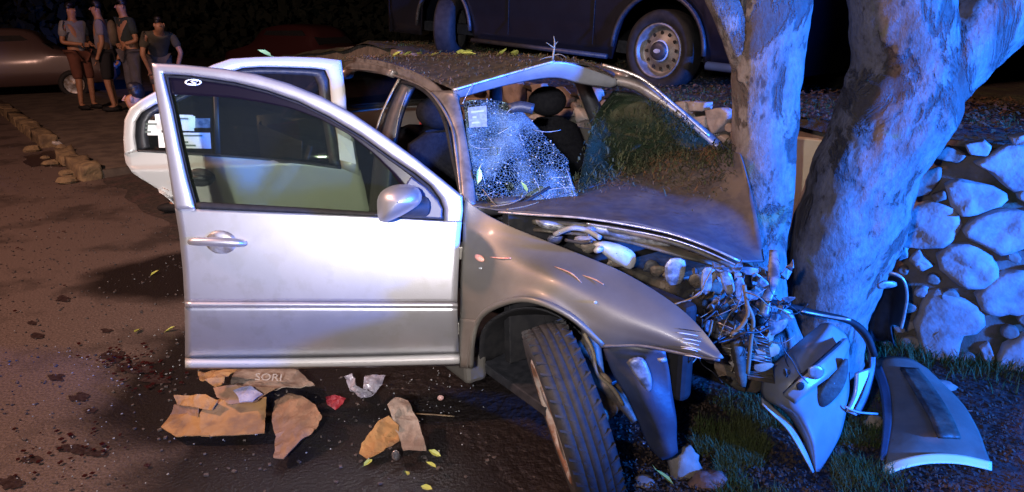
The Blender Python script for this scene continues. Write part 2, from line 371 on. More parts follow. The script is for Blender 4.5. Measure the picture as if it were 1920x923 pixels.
# verge: everything right of the old kerb line
KD = V((.64, -.77, 0)); KN = V((.77, .64, 0)); K0 = V((-4.35, 7.35, 0))
rows = []
for j in range(70):
    s = -1.2+12.2*j/69
    rows.append([])
    for i in range(60):
        t = 5.2*i/59; p = K0+KD*s+KN*(t+ .12*noise.noise(V((s*2, t, 4))))
        t2 = min(1, t/.5); e = min(1, (s+1.2)/.6)
        rows[-1].append(V((p.x, p.y, .004+.03*t2*e+ug(p.x, p.y)*t2*e)))
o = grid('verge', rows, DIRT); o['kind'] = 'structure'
flat('pavement', [(K0.x, K0.y), (K0.x+KN.x*9, K0.y+KN.y*9), (K0.x+KN.x*9-KD.x*60, K0.y+KN.y*9-KD.y*60), (K0.x-KD.x*60, K0.y-KD.y*60)], .10, PAVE)
# front face of the pavement
a, b_ = K0, K0+KN*9
ob('pavement_edge', [V((a.x, a.y, -.1)), V((b_.x, b_.y, -.1)), V((b_.x, b_.y, .097)), V((a.x, a.y, .097))], [(0, 1, 2, 3)], PAVE)['kind'] = 'structure'
kb = thing('broken_kerb', 'broken worn concrete kerb ending at the pavement corner on the left', 'kerb', (K0.x, K0.y, 0))
for i in range(9):
    L = .86; c = K0-KD*(i*.92+.45)-KN*.09
    if i in (2,): continue
    L = (.9, .55, 0, .88, .9, .8, .9, .9, .9)[i]
    rt = rnd(-.05, .05); ax = (-KD, KN, V((0, 0, 1)))
    vs, fs = boxgeo((0, 0, 0), (1, 1, 1))
    bm = bmesh.new(); q = [bm.verts.new(v) for v in vs]; [bm.faces.new([q[k] for k in f]) for f in fs]
    bmesh.ops.subdivide_edges(bm, edges=bm.edges[:], cuts=4, use_grid_fill=True)
    P = []
    for v in bm.verts:
        w = v.co.copy(); w = w*(1-.06*max(abs(w.x), abs(w.y), abs(w.z))**8*64) if False else w
        p = c+ax[0]*w.x*L+ax[1]*w.y*.2+V((0, 0, 1))*(w.z*.2+.07+rt*.4)
        p += V((noise.noise(p*9), noise.noise(p*9+V((5, 0, 0))), noise.noise(p*7+V((0, 5, 0)))))*.035+V((0, 0, noise.noise(p*2.3)*.05-.03)); P.append(p)
    bm.verts.index_update(); Fc = [tuple(v.index for v in f.verts) for f in bm.faces]; bm.free()
    ob('kerbstone', P, Fc, KERBM, kb, bevel=0)
random.seed(17)
for k in range(9):
    t = rnd(-.3, 5.2); c = K0-KD*t-KN*rnd(-.25, .45); r = rnd(.03, .09); vs, fs = ell((0, 0, 0), (1, 1, 1), 8, 6)
    vs = [c+V((v.x*r*1.4, v.y*r, v.z*r*.6+r*.3))*(1) + V((1, 1, .5))*.35*r*noise.noise(v*1.5+V((k*3, 0, 0))) for v in vs]
    ob('rubble_piece', vs, fs, KERBM, kb, smooth=False)
# terrace behind the wall
WL = [(3.6, 2.45), (2.9, 2.65), (1.95, 3.0), (1.45, 3.6), (.95, 4.5), (.2, 5.6), (-1.2, 7.6), (-3.0, 10.5), (-6.2, 15.5)]
WLr = resamp([V((x, y, 0)) for x, y in WL], 60)
def tz(y): return 1.05+max(0, min(y, 7.6)-5.3)*.115-max(0, min(y, 16)-8.5)*.09
rows = []
for k in range(26):
    d = [0, .06, .15, .3, .5, .8, 1.1, 1.5, 2, 2.6, 3.3, 4, 5, 6, 7.5, 9, 11, 14, 18, 23, 30, 38, 48, 60, 75, 90][k]
    row = []
    for p in WLr:
        q = p+V((.80, .60, 0))*d
        row.append(V((q.x, q.y, tz(p.y if d < 3 else q.y)+.05*noise.noise(q*1.5)+(.02*noise.noise(q*7)) - (.03 if k == 0 else 0))))
    rows.append(row)
# truck standing ground is levelled into it
o = grid('terrace', rows, TERR); o['kind'] = 'structure'

# stone wall
wall = thing('stone_wall', 'rubble stone retaining wall behind the tree and the wrecked car', 'wall', (1.95, 3.0, 0))
rows = []
for j in range(9):
    h = j/8
    rows.append([V((p.x, p.y, h*(tz(p.y)-.01)))+V((.8, .6, 0))*(.05*h+.03*noise.noise(V((p.x*3, p.y*3, h*3)))) for p in WLr])
for d in (.12, .3): rows.append([V((p.x, p.y, tz(p.y)-.03-d*.2))+V((.8, .6, 0))*(.05+d) for p in WLr])
grid('mortar_bed', rows, MORTAR, wall)
def wallhit(px, py):
    d = ray(px, py); best = None
    for a, b in zip(WLr, WLr[1:]):
        ex, ey = b.x-a.x, b.y-a.y; den = d.x*ey-d.y*ex
        if abs(den) < 1e-9: continue
        t = (a.x*ey-a.y*ex)/den; s = (a.x*d.y-a.y*d.x)/den
        if -.001 <= s <= 1.001 and t > 0 and (best is None or t < best[0]):
            nrm = V((-(b.y-a.y), (b.x-a.x), 0)).normalized()
            if nrm.dot(d) > 0: nrm = -nrm
            best = (t, nrm)
    if best is None: return None
    return CAMP+d*best[0], best[1]
def stone_from(loop, nrm, mat, proud=.045, name='stone', n=20, parent=None):
    L = resamp(loop+[loop[0]], n+1, False)[:-1]; c = sum(L, V())/n
    L = [c+(p-c)*1.14 for p in L]; s = random.random()*50; proud *= .6
    rings = []
    for k, (sc, dp) in enumerate(((1.0, -.03), (1.0, .5*proud), (.95, .9*proud), (.78, 1.0*proud), (.45, 1.02*proud), (.15, 1.02*proud))):
        rings.append([])
        for p in L:
            q = c+(p-c)*sc; q = q+nrm*dp
            if k: q += nrm*(noise.noise(q*11+V((s, 0, 0)))*.6+abs(noise.noise(q*23))*.5)*proud*1.1+(p-c).normalized()*noise.noise(q*18+V((0, s, 0)))*.008
            rings[-1].append(q)
    vs = [v for r in rings for v in r]; fs = []
    for j in range(5):
        for i in range(n): fs.append((j*n+i, j*n+(i+1) % n, (j+1)*n+(i+1) % n, (j+1)*n+i))
    fs.append(tuple(5*n+i for i in range(n)))
    return ob(name, vs, fs, mat, parent or wall)
SP = [
 [(1813,270),(1845,264),(1860,276),(1850,291),(1818,288)], [(1834,306),(1860,293),(1886,277),(1925,280),(1935,350),(1902,356),(1880,342),(1860,323)],
 [(1756,294),(1775,274),(1808,290),(1795,304)], [(1700,355),(1736,320),(1762,316),(1759,336),(1740,364),(1715,366)],
 [(1777,349),(1795,339),(1827,346),(1860,352),(1884,368),(1873,382),(1840,398),(1808,401),(1785,381)], [(1749,365),(1772,357),(1776,372),(1755,376)],
 [(1666,445),(1681,414),(1707,391),(1740,381),(1782,394),(1795,420),(1785,446),(1762,460),(1698,458)], [(1811,430),(1840,407),(1880,398),(1930,400),(1938,450),(1880,473),(1847,456),(1824,446)],
 [(1676,466),(1700,460),(1704,480),(1685,486)], [(1706,485),(1724,468),(1748,497),(1730,506)],
 [(1762,479),(1782,464),(1827,461),(1857,483),(1868,509),(1840,535),(1811,536),(1792,522),(1771,509)], [(1834,551),(1860,528),(1883,515),(1925,511),(1940,590),(1886,585),(1870,587),(1844,574)],
 [(1720,603),(1740,557),(1756,548),(1782,561),(1824,574),(1844,603),(1827,622),(1798,626),(1796,655),(1775,681),(1750,678),(1730,645)], [(1838,652),(1853,643),(1865,668),(1857,683),(1844,672)],
 [(1884,648),(1925,625),(1940,700),(1882,699),(1872,674)], [(1811,687),(1827,700),(1860,717),(1847,731),(1824,724),(1808,707)],
 [(1875,712),(1925,710),(1940,770),(1890,760)], [(1640,520),(1668,510),(1690,530),(1680,560),(1650,560)], [(1892,226+30),(1925,250),(1930,268),(1900,270)],
 [(1272,192),(1288,191),(1296,219),(1284,214)], [(1294,191),(1328,193),(1325,207),(1301,209)], [(1308,221),(1325,218),(1326,238),(1311,238)], [(1331,208),(1357,204),(1374,215),(1356,240),(1340,250),(1332,228)],
 [(1321,250),(1341,252),(1334,265)], [(1030,189),(1050,164),(1070,185),(1066,199),(1036,201)], [(1034,205),(1075,204),(1074,217),(1040,215)], [(1089,164),(1123,169),(1127,189),(1114,209),(1098,190)],
 [(1080,200),(1092,208),(1104,222),(1088,228)], [(1000,160),(1020,158),(1024,176),(1006,184)],
]
used = []; used2 = []
for yy in (200, 240, 280): pz = wallhit(1508, yy)[0]; used.append(pz); used2.append((pz, .12))
for k, poly in enumerate(SP):
    H = [wallhit(*p) for p in poly]
    if any(h is None for h in H): continue
    L = [h[0] for h in H]; nr = sum((h[1] for h in H), V()).normalized()
    m = STONES[0] if k not in (24, 25, 26, 27, 28) else STONES[1]
    if k in (2, 3, 5, 17): m = STONES[2]
    stone_from(L, nr, m, .05 if k != 13 else .03)
    c_ = sum((p for p in L), V())/len(L); used.append(c_); used2.append((c_, sum((p-c_).length for p in L)/len(L)))
# the remaining stones of the wall, laid in rough courses
s = 0; LW = [0]
for a, b in zip(WLr, WLr[1:]): LW.append(LW[-1]+(b-a).length)
def atw(s):
    s = max(0, min(s, LW[-1]-1e-6)); i = max(i for i in range(len(LW)) if LW[i] <= s); i = min(i, len(WLr)-2)
    a, b = WLr[i], WLr[i+1]; t = (s-LW[i])/(LW[i+1]-LW[i]); nr = V((-(b.y-a.y), b.x-a.x, 0)).normalized()
    if nr.x > 0: nr = -nr
    return a.lerp(b, t), nr
cnt = 0
for c in range(5):
    s = rnd(0, .2)
    while s < 7.2:
        w = rnd(.19, .36); p, nr = atw(s+w/2); hh = tz(p.y)/5; z = hh*(c+.5)
        cen = V((p.x, p.y, z)); 
        if all((cen-u).length > .23 for u in used) and cnt < 150:
            t = V((-nr.y, nr.x, 0)); m = random.choice(STONES); k = rnd(0, 6)
            L = [cen+t*math.cos(a)*w*.46*(1+.22*math.sin(a*2+k))+V((0, 0, 1))*math.sin(a)*hh*.43*(1+.2*math.sin(a*3+k)) for a in [2*PI*i/8 for i in range(8)]]
            stone_from(L, nr, m, .045, n=14); used2.append((cen, (w+hh)*.24)); cnt += 1
        s += w+.03
for _ in range(2600):
    if cnt >= 262: break
    p, nr = atw(rnd(.1, 4.6)); z = rnd(.03, tz(p.y)-.04); cen = V((p.x, p.y, z)); w = rnd(.05, .12)
    if all((cen-uu).length > ru*.92+w*.5 for uu, ru in used2):
        t = V((-nr.y, nr.x, 0)); k = rnd(0, 6)
        L = [cen+t*math.cos(a)*w*.5*(1+.2*math.sin(a*2+k))+V((0, 0, 1))*math.sin(a)*w*.4*(1+.2*math.sin(a*3+k)) for a in [2*PI*i/7 for i in range(7)]]
        stone_from(L, nr, random.choice(STONES), .03, n=10); used2.append((cen, w*.5)); cnt += 1
# cream post between the trunks
pp0 = wallhit(1515, 300)[0]
post = thing('cream_post', 'cream painted board standing upright between the two tree trunks', 'post', (pp0.x, pp0.y, 0))
q = [F(1470, 256, 3.04), F(1546, 264, 3.04), F(1500, 470, 3.06), F(1462, 470, 3.06)]
q[3].x = q[0].x; q[2].x = q[1].x
dpt = V((.0, .06, 0))
ob('board', q+[p+dpt for p in q], [(0, 1, 2, 3), (7, 6, 5, 4), (0, 4, 5, 1), (1, 5, 6, 2), (2, 6, 7, 3), (3, 7, 4, 0)], CREAM, post, smooth=False, bevel=.006)
bx = (q[0].x+q[1].x)/2
box('foot_block', (bx, 3.14, q[2].z/2), ((q[1].x-q[0].x)*1.1, .16, q[2].z), MORTAR, post)

# ================================================================== THE TREE
def trunkmesh(name, ctrl, parent, mat, rings=90, sides=56, amp=1.0, flare=None):
    C = [(F(px, py, fw), r*((F(px, py, fw)-CAMP).dot(f_))/FPX) for px, py, r, fw in ctrl]
    n = len(C); P, R = [], []
    for i in range(rings):
        t = i*(n-1)/(rings-1); P.append(cr([c[0] for c in C], t)); R.append(cr([V((c[1], 0, 0)) for c in C], t).x)
    vs = []
    nrm = V((1, 0, 0))
    for i in range(rings):
        t = (P[min(i+1, rings-1)]-P[max(i-1, 0)]).normalized(); nrm = (nrm-t*nrm.dot(t)).normalized(); bn = t.cross(nrm)
        for k in range(sides):
            a = 2*PI*k/sides; d = nrm*math.cos(a)+bn*math.sin(a); p = P[i]+d*R[i]
            q = p*3.2
            h = noise.noise(q)*.10+noise.noise(q*2.3+V((3, 1, 0)))*.07+abs(noise.noise(V((p.x*16, p.y*16, p.z*7))))*.07+noise.noise(p*26)*.03
            lob = .05*math.sin(3*a+i*.05+R[0]*40)
            vs.append(p+d*R[i]*(h+lob)*amp)
    fs = [(j*sides+k, j*sides+(k+1) % sides, (j+1)*sides+(k+1) % sides, (j+1)*sides+k) for j in range(rings-1) for k in range(sides)]
    fs.append(tuple((rings-1)*sides+k for k in range(sides)))
    return ob(name, vs, fs, mat, parent)
tb = F(1530, 700, 2.78)
tree = thing('tree', 'old tree with two leaning patchy grey trunks that the silver car has hit', 'tree', (tb.x, tb.y, 0))
trunkmesh('trunk', [(1520, 800, 125, 2.87), (1526, 740, 92, 2.87), (1540, 660, 70, 2.86), (1548, 600, 70, 2.85), (1560, 540, 80, 2.84), (1572, 470, 90, 2.83), (1590, 400, 93, 2.82),
    (1615, 330, 90, 2.81), (1650, 260, 92, 2.80), (1685, 190, 100, 2.79), (1702, 120, 97, 2.78), (1695, 40, 88, 2.77), (1680, -60, 78, 2.77), (1650, -260, 66, 2.77), (1600, -500, 50, 2.82), (1540, -760, 30, 2.92)], tree, BARK, 150, 72)
trunkmesh('limb', [(1660, 250, 60, 2.81), (1712, 168, 84, 2.79), (1765, 112, 88, 2.77), (1825, 60, 82, 2.75), (1900, 10, 72, 2.73), (1990, -50, 62, 2.71), (2150, -170, 50, 2.67), (2350, -380, 30, 2.67)], tree, BARK, 90, 60)
trunkmesh('trunk', [(1500, 760, 60, 2.66), (1460, 660, 50, 2.66), (1432, 580, 46, 2.67), (1422, 500, 48, 2.68), (1425, 430, 50, 2.69), (1428, 360, 54, 2.70), (1430, 290, 56, 2.71), (1432, 200, 59, 2.72),
    (1441, 100, 63, 2.74), (1446, 30, 66, 2.74), (1446, -60, 62, 2.74), (1440, -220, 52, 2.74), (1420, -420, 40, 2.79), (1380, -640, 24, 2.84)], tree, BARK, 120, 60)
trunkmesh('limb', [(1420, 170, 34, 2.74), (1402, 100, 34, 2.73), (1378, 50, 30, 2.72), (1352, 0, 26, 2.71), (1320, -70, 24, 2.70), (1260, -200, 20, 2.70), (1180, -380, 12, 2.74)], tree, BARK, 50, 30)
# crown above the frame
vs, fs = [], []
random.seed(11)
tips = [F(1540, -760, 2.92), F(2350, -380, 2.67), F(1380, -640, 2.84), F(1180, -380, 2.74)]
cl = [t+V((rnd(-.7, .7), rnd(-.6, .8), rnd(.1, .9))) for t in tips for _ in range(9)]
for c in cl:
    r = rnd(.28, .5)
    for _ in range(230):
        d = V((random.gauss(0, 1), random.gauss(0, 1), random.gauss(0, .8))).normalized()*r*random.random()**.35
        p = c+d; a = V((random.gauss(0, 1), random.gauss(0, 1), random.gauss(0, 1))).normalized(); b = a.orthogonal().normalized(); l = rnd(.03, .055)
        o = len(vs); vs += [p, p+a*l*.5+b*l*.28, p+a*l, p+a*l*.5-b*l*.28]; fs.append((o, o+1, o+2, o+3))
cr_ = ob('crown', vs, fs, pm('crown_leaf', (.05, .075, .02), (.08, .09, .03), 3, .6), tree, smooth=False); cr_['kind'] = 'stuff'
for t in tips:
    for _ in range(3):
        e = t+V((rnd(-.6, .6), rnd(-.5, .6), rnd(.3, .8))); tube('twig', [t-V((0, 0, .05)), t.lerp(e, .5)+V((rnd(-.1, .1), 0, .05)), e], [.02, .012, .004], BARK, tree, 6, n=8)

# ================================================================== THE WRECKED CAR
car = thing('wrecked_car', 'silver four-door saloon crashed against the tree with both right-hand doors open', 'car', (CO.x, CO.y, 0))
# ---- front door
DN = V((0, -1, 0))
def dprof(z):
    if z > .91: return .058+(z-.91)*.30
    if z > .52: return .058*((z-.52)/.39)**1.6
    return .075*((.52-z)/.27)**1.5
def DP(px, py, off=0.0):
    y = 2.46
    for _ in range(8): p = F(px, py, y); y = 2.455+dprof(p.z)-off
    return F(px, py, y)
door = thing('front_door', None, None, car.location*0); door.parent = car   # hinged at the A pillar
for k in ('label', 'category'):
    if k in door: del door[k]
Lft = [(285,118),(290,165),(299,215),(309,270),(318,330),(328,390)]
belt = [(328, 391), (368, 393), (600, 402), (705, 407), (832, 415), (867, 416)]
bot = [(347, 672), (600, 669), (862, 664)]
mould_t = [(346, 566), (600, 567), (860, 568)]; 
A1 = [(328, 391), (450, 396), (600, 402), (705, 407), (832, 415), (866, 416)]
A2 = [(336, 440), (450, 440), (600, 440), (705, 440), (800, 440), (863, 440)]
A3 = [(343, 510), (450, 510), (600, 510), (705, 510), (800, 510), (859, 510)]
A4 = [(346, 566), (450, 566), (600, 566), (705, 567), (800, 567), (857, 567)]
def multi(rows, nu, nv, proj):
    R = [resamp([V((x, y, 0)) for x, y in r], nu) for r in rows]; out = []
    for j in range(nv):
        t = j*(len(R)-1)/(nv-1); i = min(int(t), len(R)-2); out.append([proj(*(a.lerp(b, t-i)).xy) for a, b in zip(R[i], R[i+1])])
    return out
grid('door_skin', multi([A1, A2, A3, A4], 40, 26, lambda x, y: DP(x, y)), LITP, door, solid=.03)
grid('door_lower_skin', multi([[(346, 576), (450, 576), (600, 576), (857, 577)], [(347, 620), (450, 620), (600, 620), (858, 618)], [(347, 674), (450, 673), (600, 671), (861, 666)]], 40, 12, lambda x, y: DP(x, y)), LITP, door, solid=.03)
def strip(name, top, bot, proj, offs, mat, parent, nu=40, solid=.006):
    n = len(offs); T = resamp([V((x, y, 0)) for x, y in top], nu); B = resamp([V((x, y, 0)) for x, y in bot], nu)
    rows = [[proj(*(a.lerp(b, j/(n-1))).xy, offs[j]) for a, b in zip(T, B)] for j in range(n)]
    return grid(name, rows, mat, parent, solid=solid)
strip('side_moulding', [(346, 565), (600, 566), (858, 567)], [(347, 578), (600, 578), (858, 579)], DP, [0, .008, .012, .013, .010, 0], LITP, door)
strip('sill_trim', [(347, 671), (600, 669), (861, 662)], [(347, 693), (600, 691), (862, 686)], DP, [0, .018, .034, .038, .036, .02], LITP2, door)
# window frame
outer = [(328,392),(318,330),(309,270),(299,215),(290,165),(284,118),(284,118),(340,121),(420,129),(480,139),(540,156),(600,180),(660,212),(720,253),(780,297),(830,337),(868,368),(868,368),(869,395),(866,417)]
inner = [(368,392),(352,335),(337,270),(324,205),(314,165),(307,139),(307,139),(360,143),(440,155),(500,170),(560,191),(620,221),(680,257),(735,297),(778,325),(808,349),(826,374),(826,374),(832,392),(831,416)]
def ring(name, O, I, proj, offs, mat, parent, seg=8, solid=.02, lerp=None):
    n = len(offs); rows = []
    for j in range(n):
        t = j/(n-1) if lerp is None else lerp[j]; row = []
        for (a, b), (c, d) in zip(O, I): row.append(V((a+(c-a)*t, b+(d-b)*t, 0)))
        row2 = []
        for i in range(len(row)-1):
            if (row[i]-row[i+1]).length < 1e-6: continue
            for s in range(seg): row2.append(row[i].lerp(row[i+1], s/seg))
        row2.append(row[-1]); rows.append([proj(p.x, p.y, offs[j]) for p in row2])
    return grid(name, rows, mat, parent, solid=solid)
ring('window_frame', outer, inner, DP, [-.012, .004, .008, .008, .004, -.004, -.02], LITP, door, lerp=[0, .03, .15, .7, .88, .97, 1])
gl = [(368,390),(352,335),(337,270),(324,205),(314,165),(307,139),(360,143),(440,155),(500,170),(560,191),(620,221),(680,257),(735,297),(778,325),(808,349),(826,374),(831,412)]
inn2 = [(376,388),(360,333),(346,270),(334,207),(328,180),(330,156),(330,156),(365,160),(440,170),(500,184),(560,205),(620,236),(680,274),(730,312),(765,342),(775,355),(780,372),(780,372),(782,385),(784,403)]
inner_b = [(x, y) for x, y in inner[:-1]]+[(831, 410)]
ring('window_seal', inner, [(x*.55+a*.45, y*.55+b*.45) for (x, y), (a, b) in zip(inner, inn2)], DP, [-.012, -.004, -.012], BLACK, door)
tpB = [(307+1,140),(400,148),(500,171),(600,212),(680,258),(735,298),(790,335)]
# strip across window bottom
strip('belt_seal', [(366, 378), (600, 391), (712, 398), (832, 402)], [(368, 392), (600, 402), (712, 407), (832, 413)], DP, [-.012, -.002, .006, .006, 0], BLACK, door)
def GP(px, py, off=0): return DP(px, py, off-.014)
g1 = [(310,143),(345,146),(440,158),(500,173),(560,194),(620,224),(680,260),(735,300),(778,328),(806,352),(822,376)]
g2 = [(366,384),(400,386),(450,389),(500,391),(560,393),(620,395),(680,397),(735,399),(778,401),(806,402),(822,402)]
gr = grid('window_glass', pxsurf(g1, g2, 30, 16, GP, False), TINT, door, solid=.004)
# sun strip film along the top edge and front edge of the glass
fb = [(316,178),(342,178),(430,183),(490,192),(545,203),(600,223),(655,253),(700,288),(735,325),(762,362),(770,398)]
ft = [(310,143),(345,146),(440,158),(500,173),(560,194),(620,224),(680,260),(735,300),(778,328),(806,352),(822,376)]
def GP2(px, py, off=0): return DP(px, py, -.010)
grid('sun_strip', pxsurf(ft, fb, 40, 5, GP2, False), BAND, door, solid=.0015)
# oval emblem sticker
def ovalring(cx, cy, rx, ry, w, proj, name, mat, parent, seg=28):
    rows = []
    for rad in (1, 1-w):
        rows.append([proj(cx+rx*rad*math.cos(2*PI*i/seg), cy+ry*rad*math.sin(2*PI*i/seg)) for i in range(seg+1)])
    return grid(name, rows, mat, parent, solid=.0012)
def GP3(px, py, off=0): return DP(px, py, -.006)
ovalring(362, 154.5, 16, 6.2, .22, GP3, 'emblem_sticker', STICK, door)
tube('emblem_stroke', [GP3(371, 152), GP3(364, 151.3), GP3(358, 153), GP3(362, 155), GP3(368, 156.5), GP3(362, 158.2), GP3(353, 157)], .0022, STICK, door, 6, n=16)
# door handle with its bowl
hc = DP(415, 455)
vs, fs = ell(DP(415, 455, .0), (.058, .018, .047), 24, 12); ob('handle_bowl', vs, fs, RIM, door)
ring_o = [(415+30*math.cos(a*PI/16), 455+25*math.sin(a*PI/16)) for a in range(33)]
tube('handle', [DP(356, 454, .012), DP(366, 453, .026), DP(400, 453.5, .036), DP(436, 455, .034), DP(452, 456, .024), DP(459, 456.5, .01)], [.011, .0165, .018, .0175, .015, .010], LITP, door, 14, n=26, flat=.9)
# mirror
mp = [V((0, 0, 0))]
def MP(px, py, d): return F(px, py, 2.478+dprof(1.0)-d)
tri = [(770, 331), (800, 352), (822, 376), (830, 392), (829, 411), (760, 408), (700, 404), (735, 385), (752, 360)]
ob('mirror_base', [DP(x, y, .012) for x, y in tri]+[DP(x, y, -.03) for x, y in tri], [tuple(range(9))[::-1], tuple(range(9, 18))]+[(i, (i+1) % 9, (i+1) % 9+9, i+9) for i in range(9)], NAVY, door, smooth=False, bevel=.006)
tube('mirror_arm', [DP(795, 388, .0), DP(775, 388, .05), DP(752, 388, .10)], [.034, .03, .03], PLAST, door, 12, n=8, flat=1.2)
def rr2(cx, cy, w, h, fw, tilt, n=20, p=3.0):
    out = []
    for k in range(n):
        a = 2*PI*k/n; x = math.copysign(abs(math.cos(a))**(2/p), math.cos(a))*w; y = math.copysign(abs(math.sin(a))**(2/p), math.sin(a))*h
        out.append(V((cx+x*math.cos(tilt)-y*math.sin(tilt), cy+x*math.sin(tilt)+y*math.cos(tilt), fw)))
    return out
prof = [(.02, .05), (.45, .035), (.72, .01), (.93, -.05), (1.0, -.10), (.99, -.14), (.94, -.165)]
rows = []
hs = [(707, 392), (708, 372), (718, 357), (740, 347), (765, 346), (783, 352), (791, 368), (786, 383), (765, 398), (742, 410), (722, 417), (710, 413)]
cxy = V((745, 380, 0)); H = resamp([V((x, y, 0)) for x, y in hs]+[V((*hs[0], 0))], 33)[:-1]
rows = []
for sc, dd in ((.02, .235), (.4, .228), (.7, .21), (.88, .185), (.97, .15), (1.0, .12), (.99, .085), (.94, .07)):
    rows.append([DP(*(cxy+(p-cxy)*sc).xy, dd) for p in H])
hz = grid('mirror_housing', rows, LITP, door, close=True)
ob('mirror_face', [DP(*(cxy+(p-cxy)*.93).xy, .074) for p in H], [tuple(range(32))], pm('mirror_glass', (.5, .5, .5), None, rough=.05, metal=1), door, smooth=False)
tube('mirror_seam', [DP(715, 403, .155), DP(740, 399, .175), DP(770, 385, .165), DP(788, 374, .13)], .004, PLAST, door, 8, n=14)
ob('mirror_blinker', *ell(DP(722, 402, .178), (.009, .006, .007), 10, 6), PLAST, door)
# inner door card
grid('door_card', multi([[(335, 396), (600, 404), (860, 416)], [(350, 560), (600, 560), (855, 560)], [(352, 665), (600, 662), (855, 655)]], 12, 10, lambda x, y: DP(x, y, -.07)), PLAST, door, solid=.02)
for py in (470, 610): box('hinge', DP(861, py, -.05), (.05, .07, .05), PAINT, door)

# ---- rear door
RA, RB = V((-.807, 3.388, 0)), V((-1.76, 3.2, 0)); RN = V((RB.y-RA.y, -(RB.x-RA.x), 0)).normalized()
if RN.y > 0: RN = -RN
def rprof(z):
    if z > .93: return .015+(z-.93)*.30
    return .05*((.93-z)/.6)**1.6*(1 if z < .93 else 0)
def RP(px, py, off=0.0):
    d = 0
    for _ in range(8): p = PLN(px, py, RA-RN*d, RN); d = rprof(p.z)-off
    return PLN(px, py, RA-RN*d, RN)
rdoor = thing('rear_door', None, None); rdoor.parent = car
RO = [(650,205),(648,170),(643,135),(640,113),(640,113),(600,108),(540,106),(480,107),(432,110),(400,121),(400,121),(345,146),(290,172),(262,188),(243,203),(233,225),(230,260),(232,298),(240,316),(262,334),(262,334),(300,352),(345,390),(380,440)]
RI = [(622,206),(620,185),(618,150),(611,131),(611,131),(590,130),(540,128),(490,127),(452,128),(420,138),(420,138),(370,160),(316,187),(292,196),(266,212),(256,228),(253,250),(255,272),(262,278),(275,283),(275,283),(310,284),(345,286),(380,288)]
# frame above the belt, drawn from the hinge side over the top to the tail
RO1 = [(676,330),(664,260),(650,205),(648,170),(643,135),(640,113),(640,113),(600,108),(540,106),(480,107),(432,110),(400,121),(400,121),(345,146),(290,172),(262,188),(243,203),(233,225),(231,262),(233,290)]
RI1 = [(640,316),(632,260),(622,206),(620,185),(617,150),(609,132),(609,132),(590,129),(540,127),(490,126),(456,128),(425,138),(425,138),(370,162),(316,187),(290,197),(266,212),(256,228),(254,255),(258,282)]
ring('door_frame', RO1, RI1, RP, [-.012, .004, .008, .008, .003, -.012], LITP2, rdoor, lerp=[0, .04, .2, .8, .95, 1], seg=6)
ring('window_seal', RI1, [(x+(a-x)*.12, y+(b-y)*.12) for (x, y), (a, b) in zip(RI1, [(450, 230)]*len(RI1))], RP, [-.012, -.002, -.010], PLAST, rdoor, seg=6)
R1 = [(233,290),(262,283),(330,286),(400,291),(500,298),(600,310),(676,322)]
R2 = [(236,306),(270,310),(340,320),(420,330),(500,335),(600,345),(684,352)]
R3 = [(250,326),(290,347),(350,372),(420,385),(500,390),(600,397),(694,402)]
R4 = [(274,341),(312,362),(350,400),(400,470),(500,500),(600,500),(706,495)]
R5 = [(322,370),(350,402),(372,450),(420,540),(500,600),(600,600),(712,590)]
grid('door_skin', multi([R1, R2, R3, R4, R5], 36, 30, lambda x, y: RP(x, y)), LITP2, rdoor, solid=.03)
rg = grid('window_glass', pxsurf([(268,214),(316,190),(370,165),(425,141),(490,129),(540,130),(607,135)], [(262,278),(310,284),(370,289),(425,293),(490,298),(540,303),(632,312)], 24, 10, lambda x, y: RP(x, y, -.016), False), TINT2, rdoor, solid=.004)
strip('quarter_bar', [(399, 150), (408, 150)], [(403, 292), (413, 293)], lambda a, b, c: RP(a, b, c), [-.004, -.004], PLAST, rdoor, nu=4)
strip('belt_trim', [(256, 280), (330, 284), (500, 296), (640, 312)], [(258, 285), (330, 289), (500, 301), (640, 318)], RP, [-.01, .002, .004, 0], PLAST, rdoor)
vs, fs = ell(RP(374, 333, .0), (.075, .02, .045), 20, 10); ob('handle_bowl', vs, fs, PLAST, rdoor)
tube('handle', [RP(352, 334, .02), RP(374, 334, .035), RP(398, 335, .02)], [.012, .016, .01], PLAST, rdoor, 10, n=12)
def RS(px, py): return RP(px, py, -.009)
def stk(name, q, mat, parent, proj, lines=0, ls=(.2, .8), lm=None):
    P = [proj(*p) for p in q]; VV = list(P); FF = [(0, 1, 2, 3)]; MI = [0]
    for i in range(lines):
        t = (i+.9)/(lines+.8); a0 = P[0].lerp(P[3], t); b0 = P[1].lerp(P[2], t); a = a0.lerp(b0, ls[0]+.05*(i % 2)); b = a0.lerp(b0, ls[1]-.14*((i*3) % 4))
        w = (P[3]-P[0]).normalized()*.0042; nn = RN*.003
        o = len(VV); VV += [a-w+nn, b-w+nn, b+w+nn, a+w+nn]; FF.append((o, o+1, o+2, o+3)); MI.append(1)
    s = ob(name, VV, FF, mat, parent, smooth=False, mats=[mat, lm or INK], fm=MI)
    return s
stk('window_sticker', [(262,226),(302,226),(303,254),(263,254)], STICK, rdoor, RS, 3)
stk('window_sticker', [(290,214),(362,216),(364,246),(292,244)], STICK, rdoor, RS, 3, (.45, .9))
stk('window_sticker', [(296,249),(394,249),(396,279),(298,277)], STICK, rdoor, RS, 4, (.35, .85))
stk('yellow_window_sticker', [(352,218),(366,218),(366,240),(354,244)], STICKG, rdoor, lambda a, b: RP(a, b, -.006))
stk('window_sticker', [(366,222),(394,222),(394,240),(366,240)], pm('faded_blue_sticker', (.10, .16, .17), (.3, .36, .33), 40, .5), rdoor, RS)
stk('paper_permit', [(633,250),(661,266),(668,308),(637,300)], STICK, rdoor, lambda a, b: RP(a, b, .05), 0)
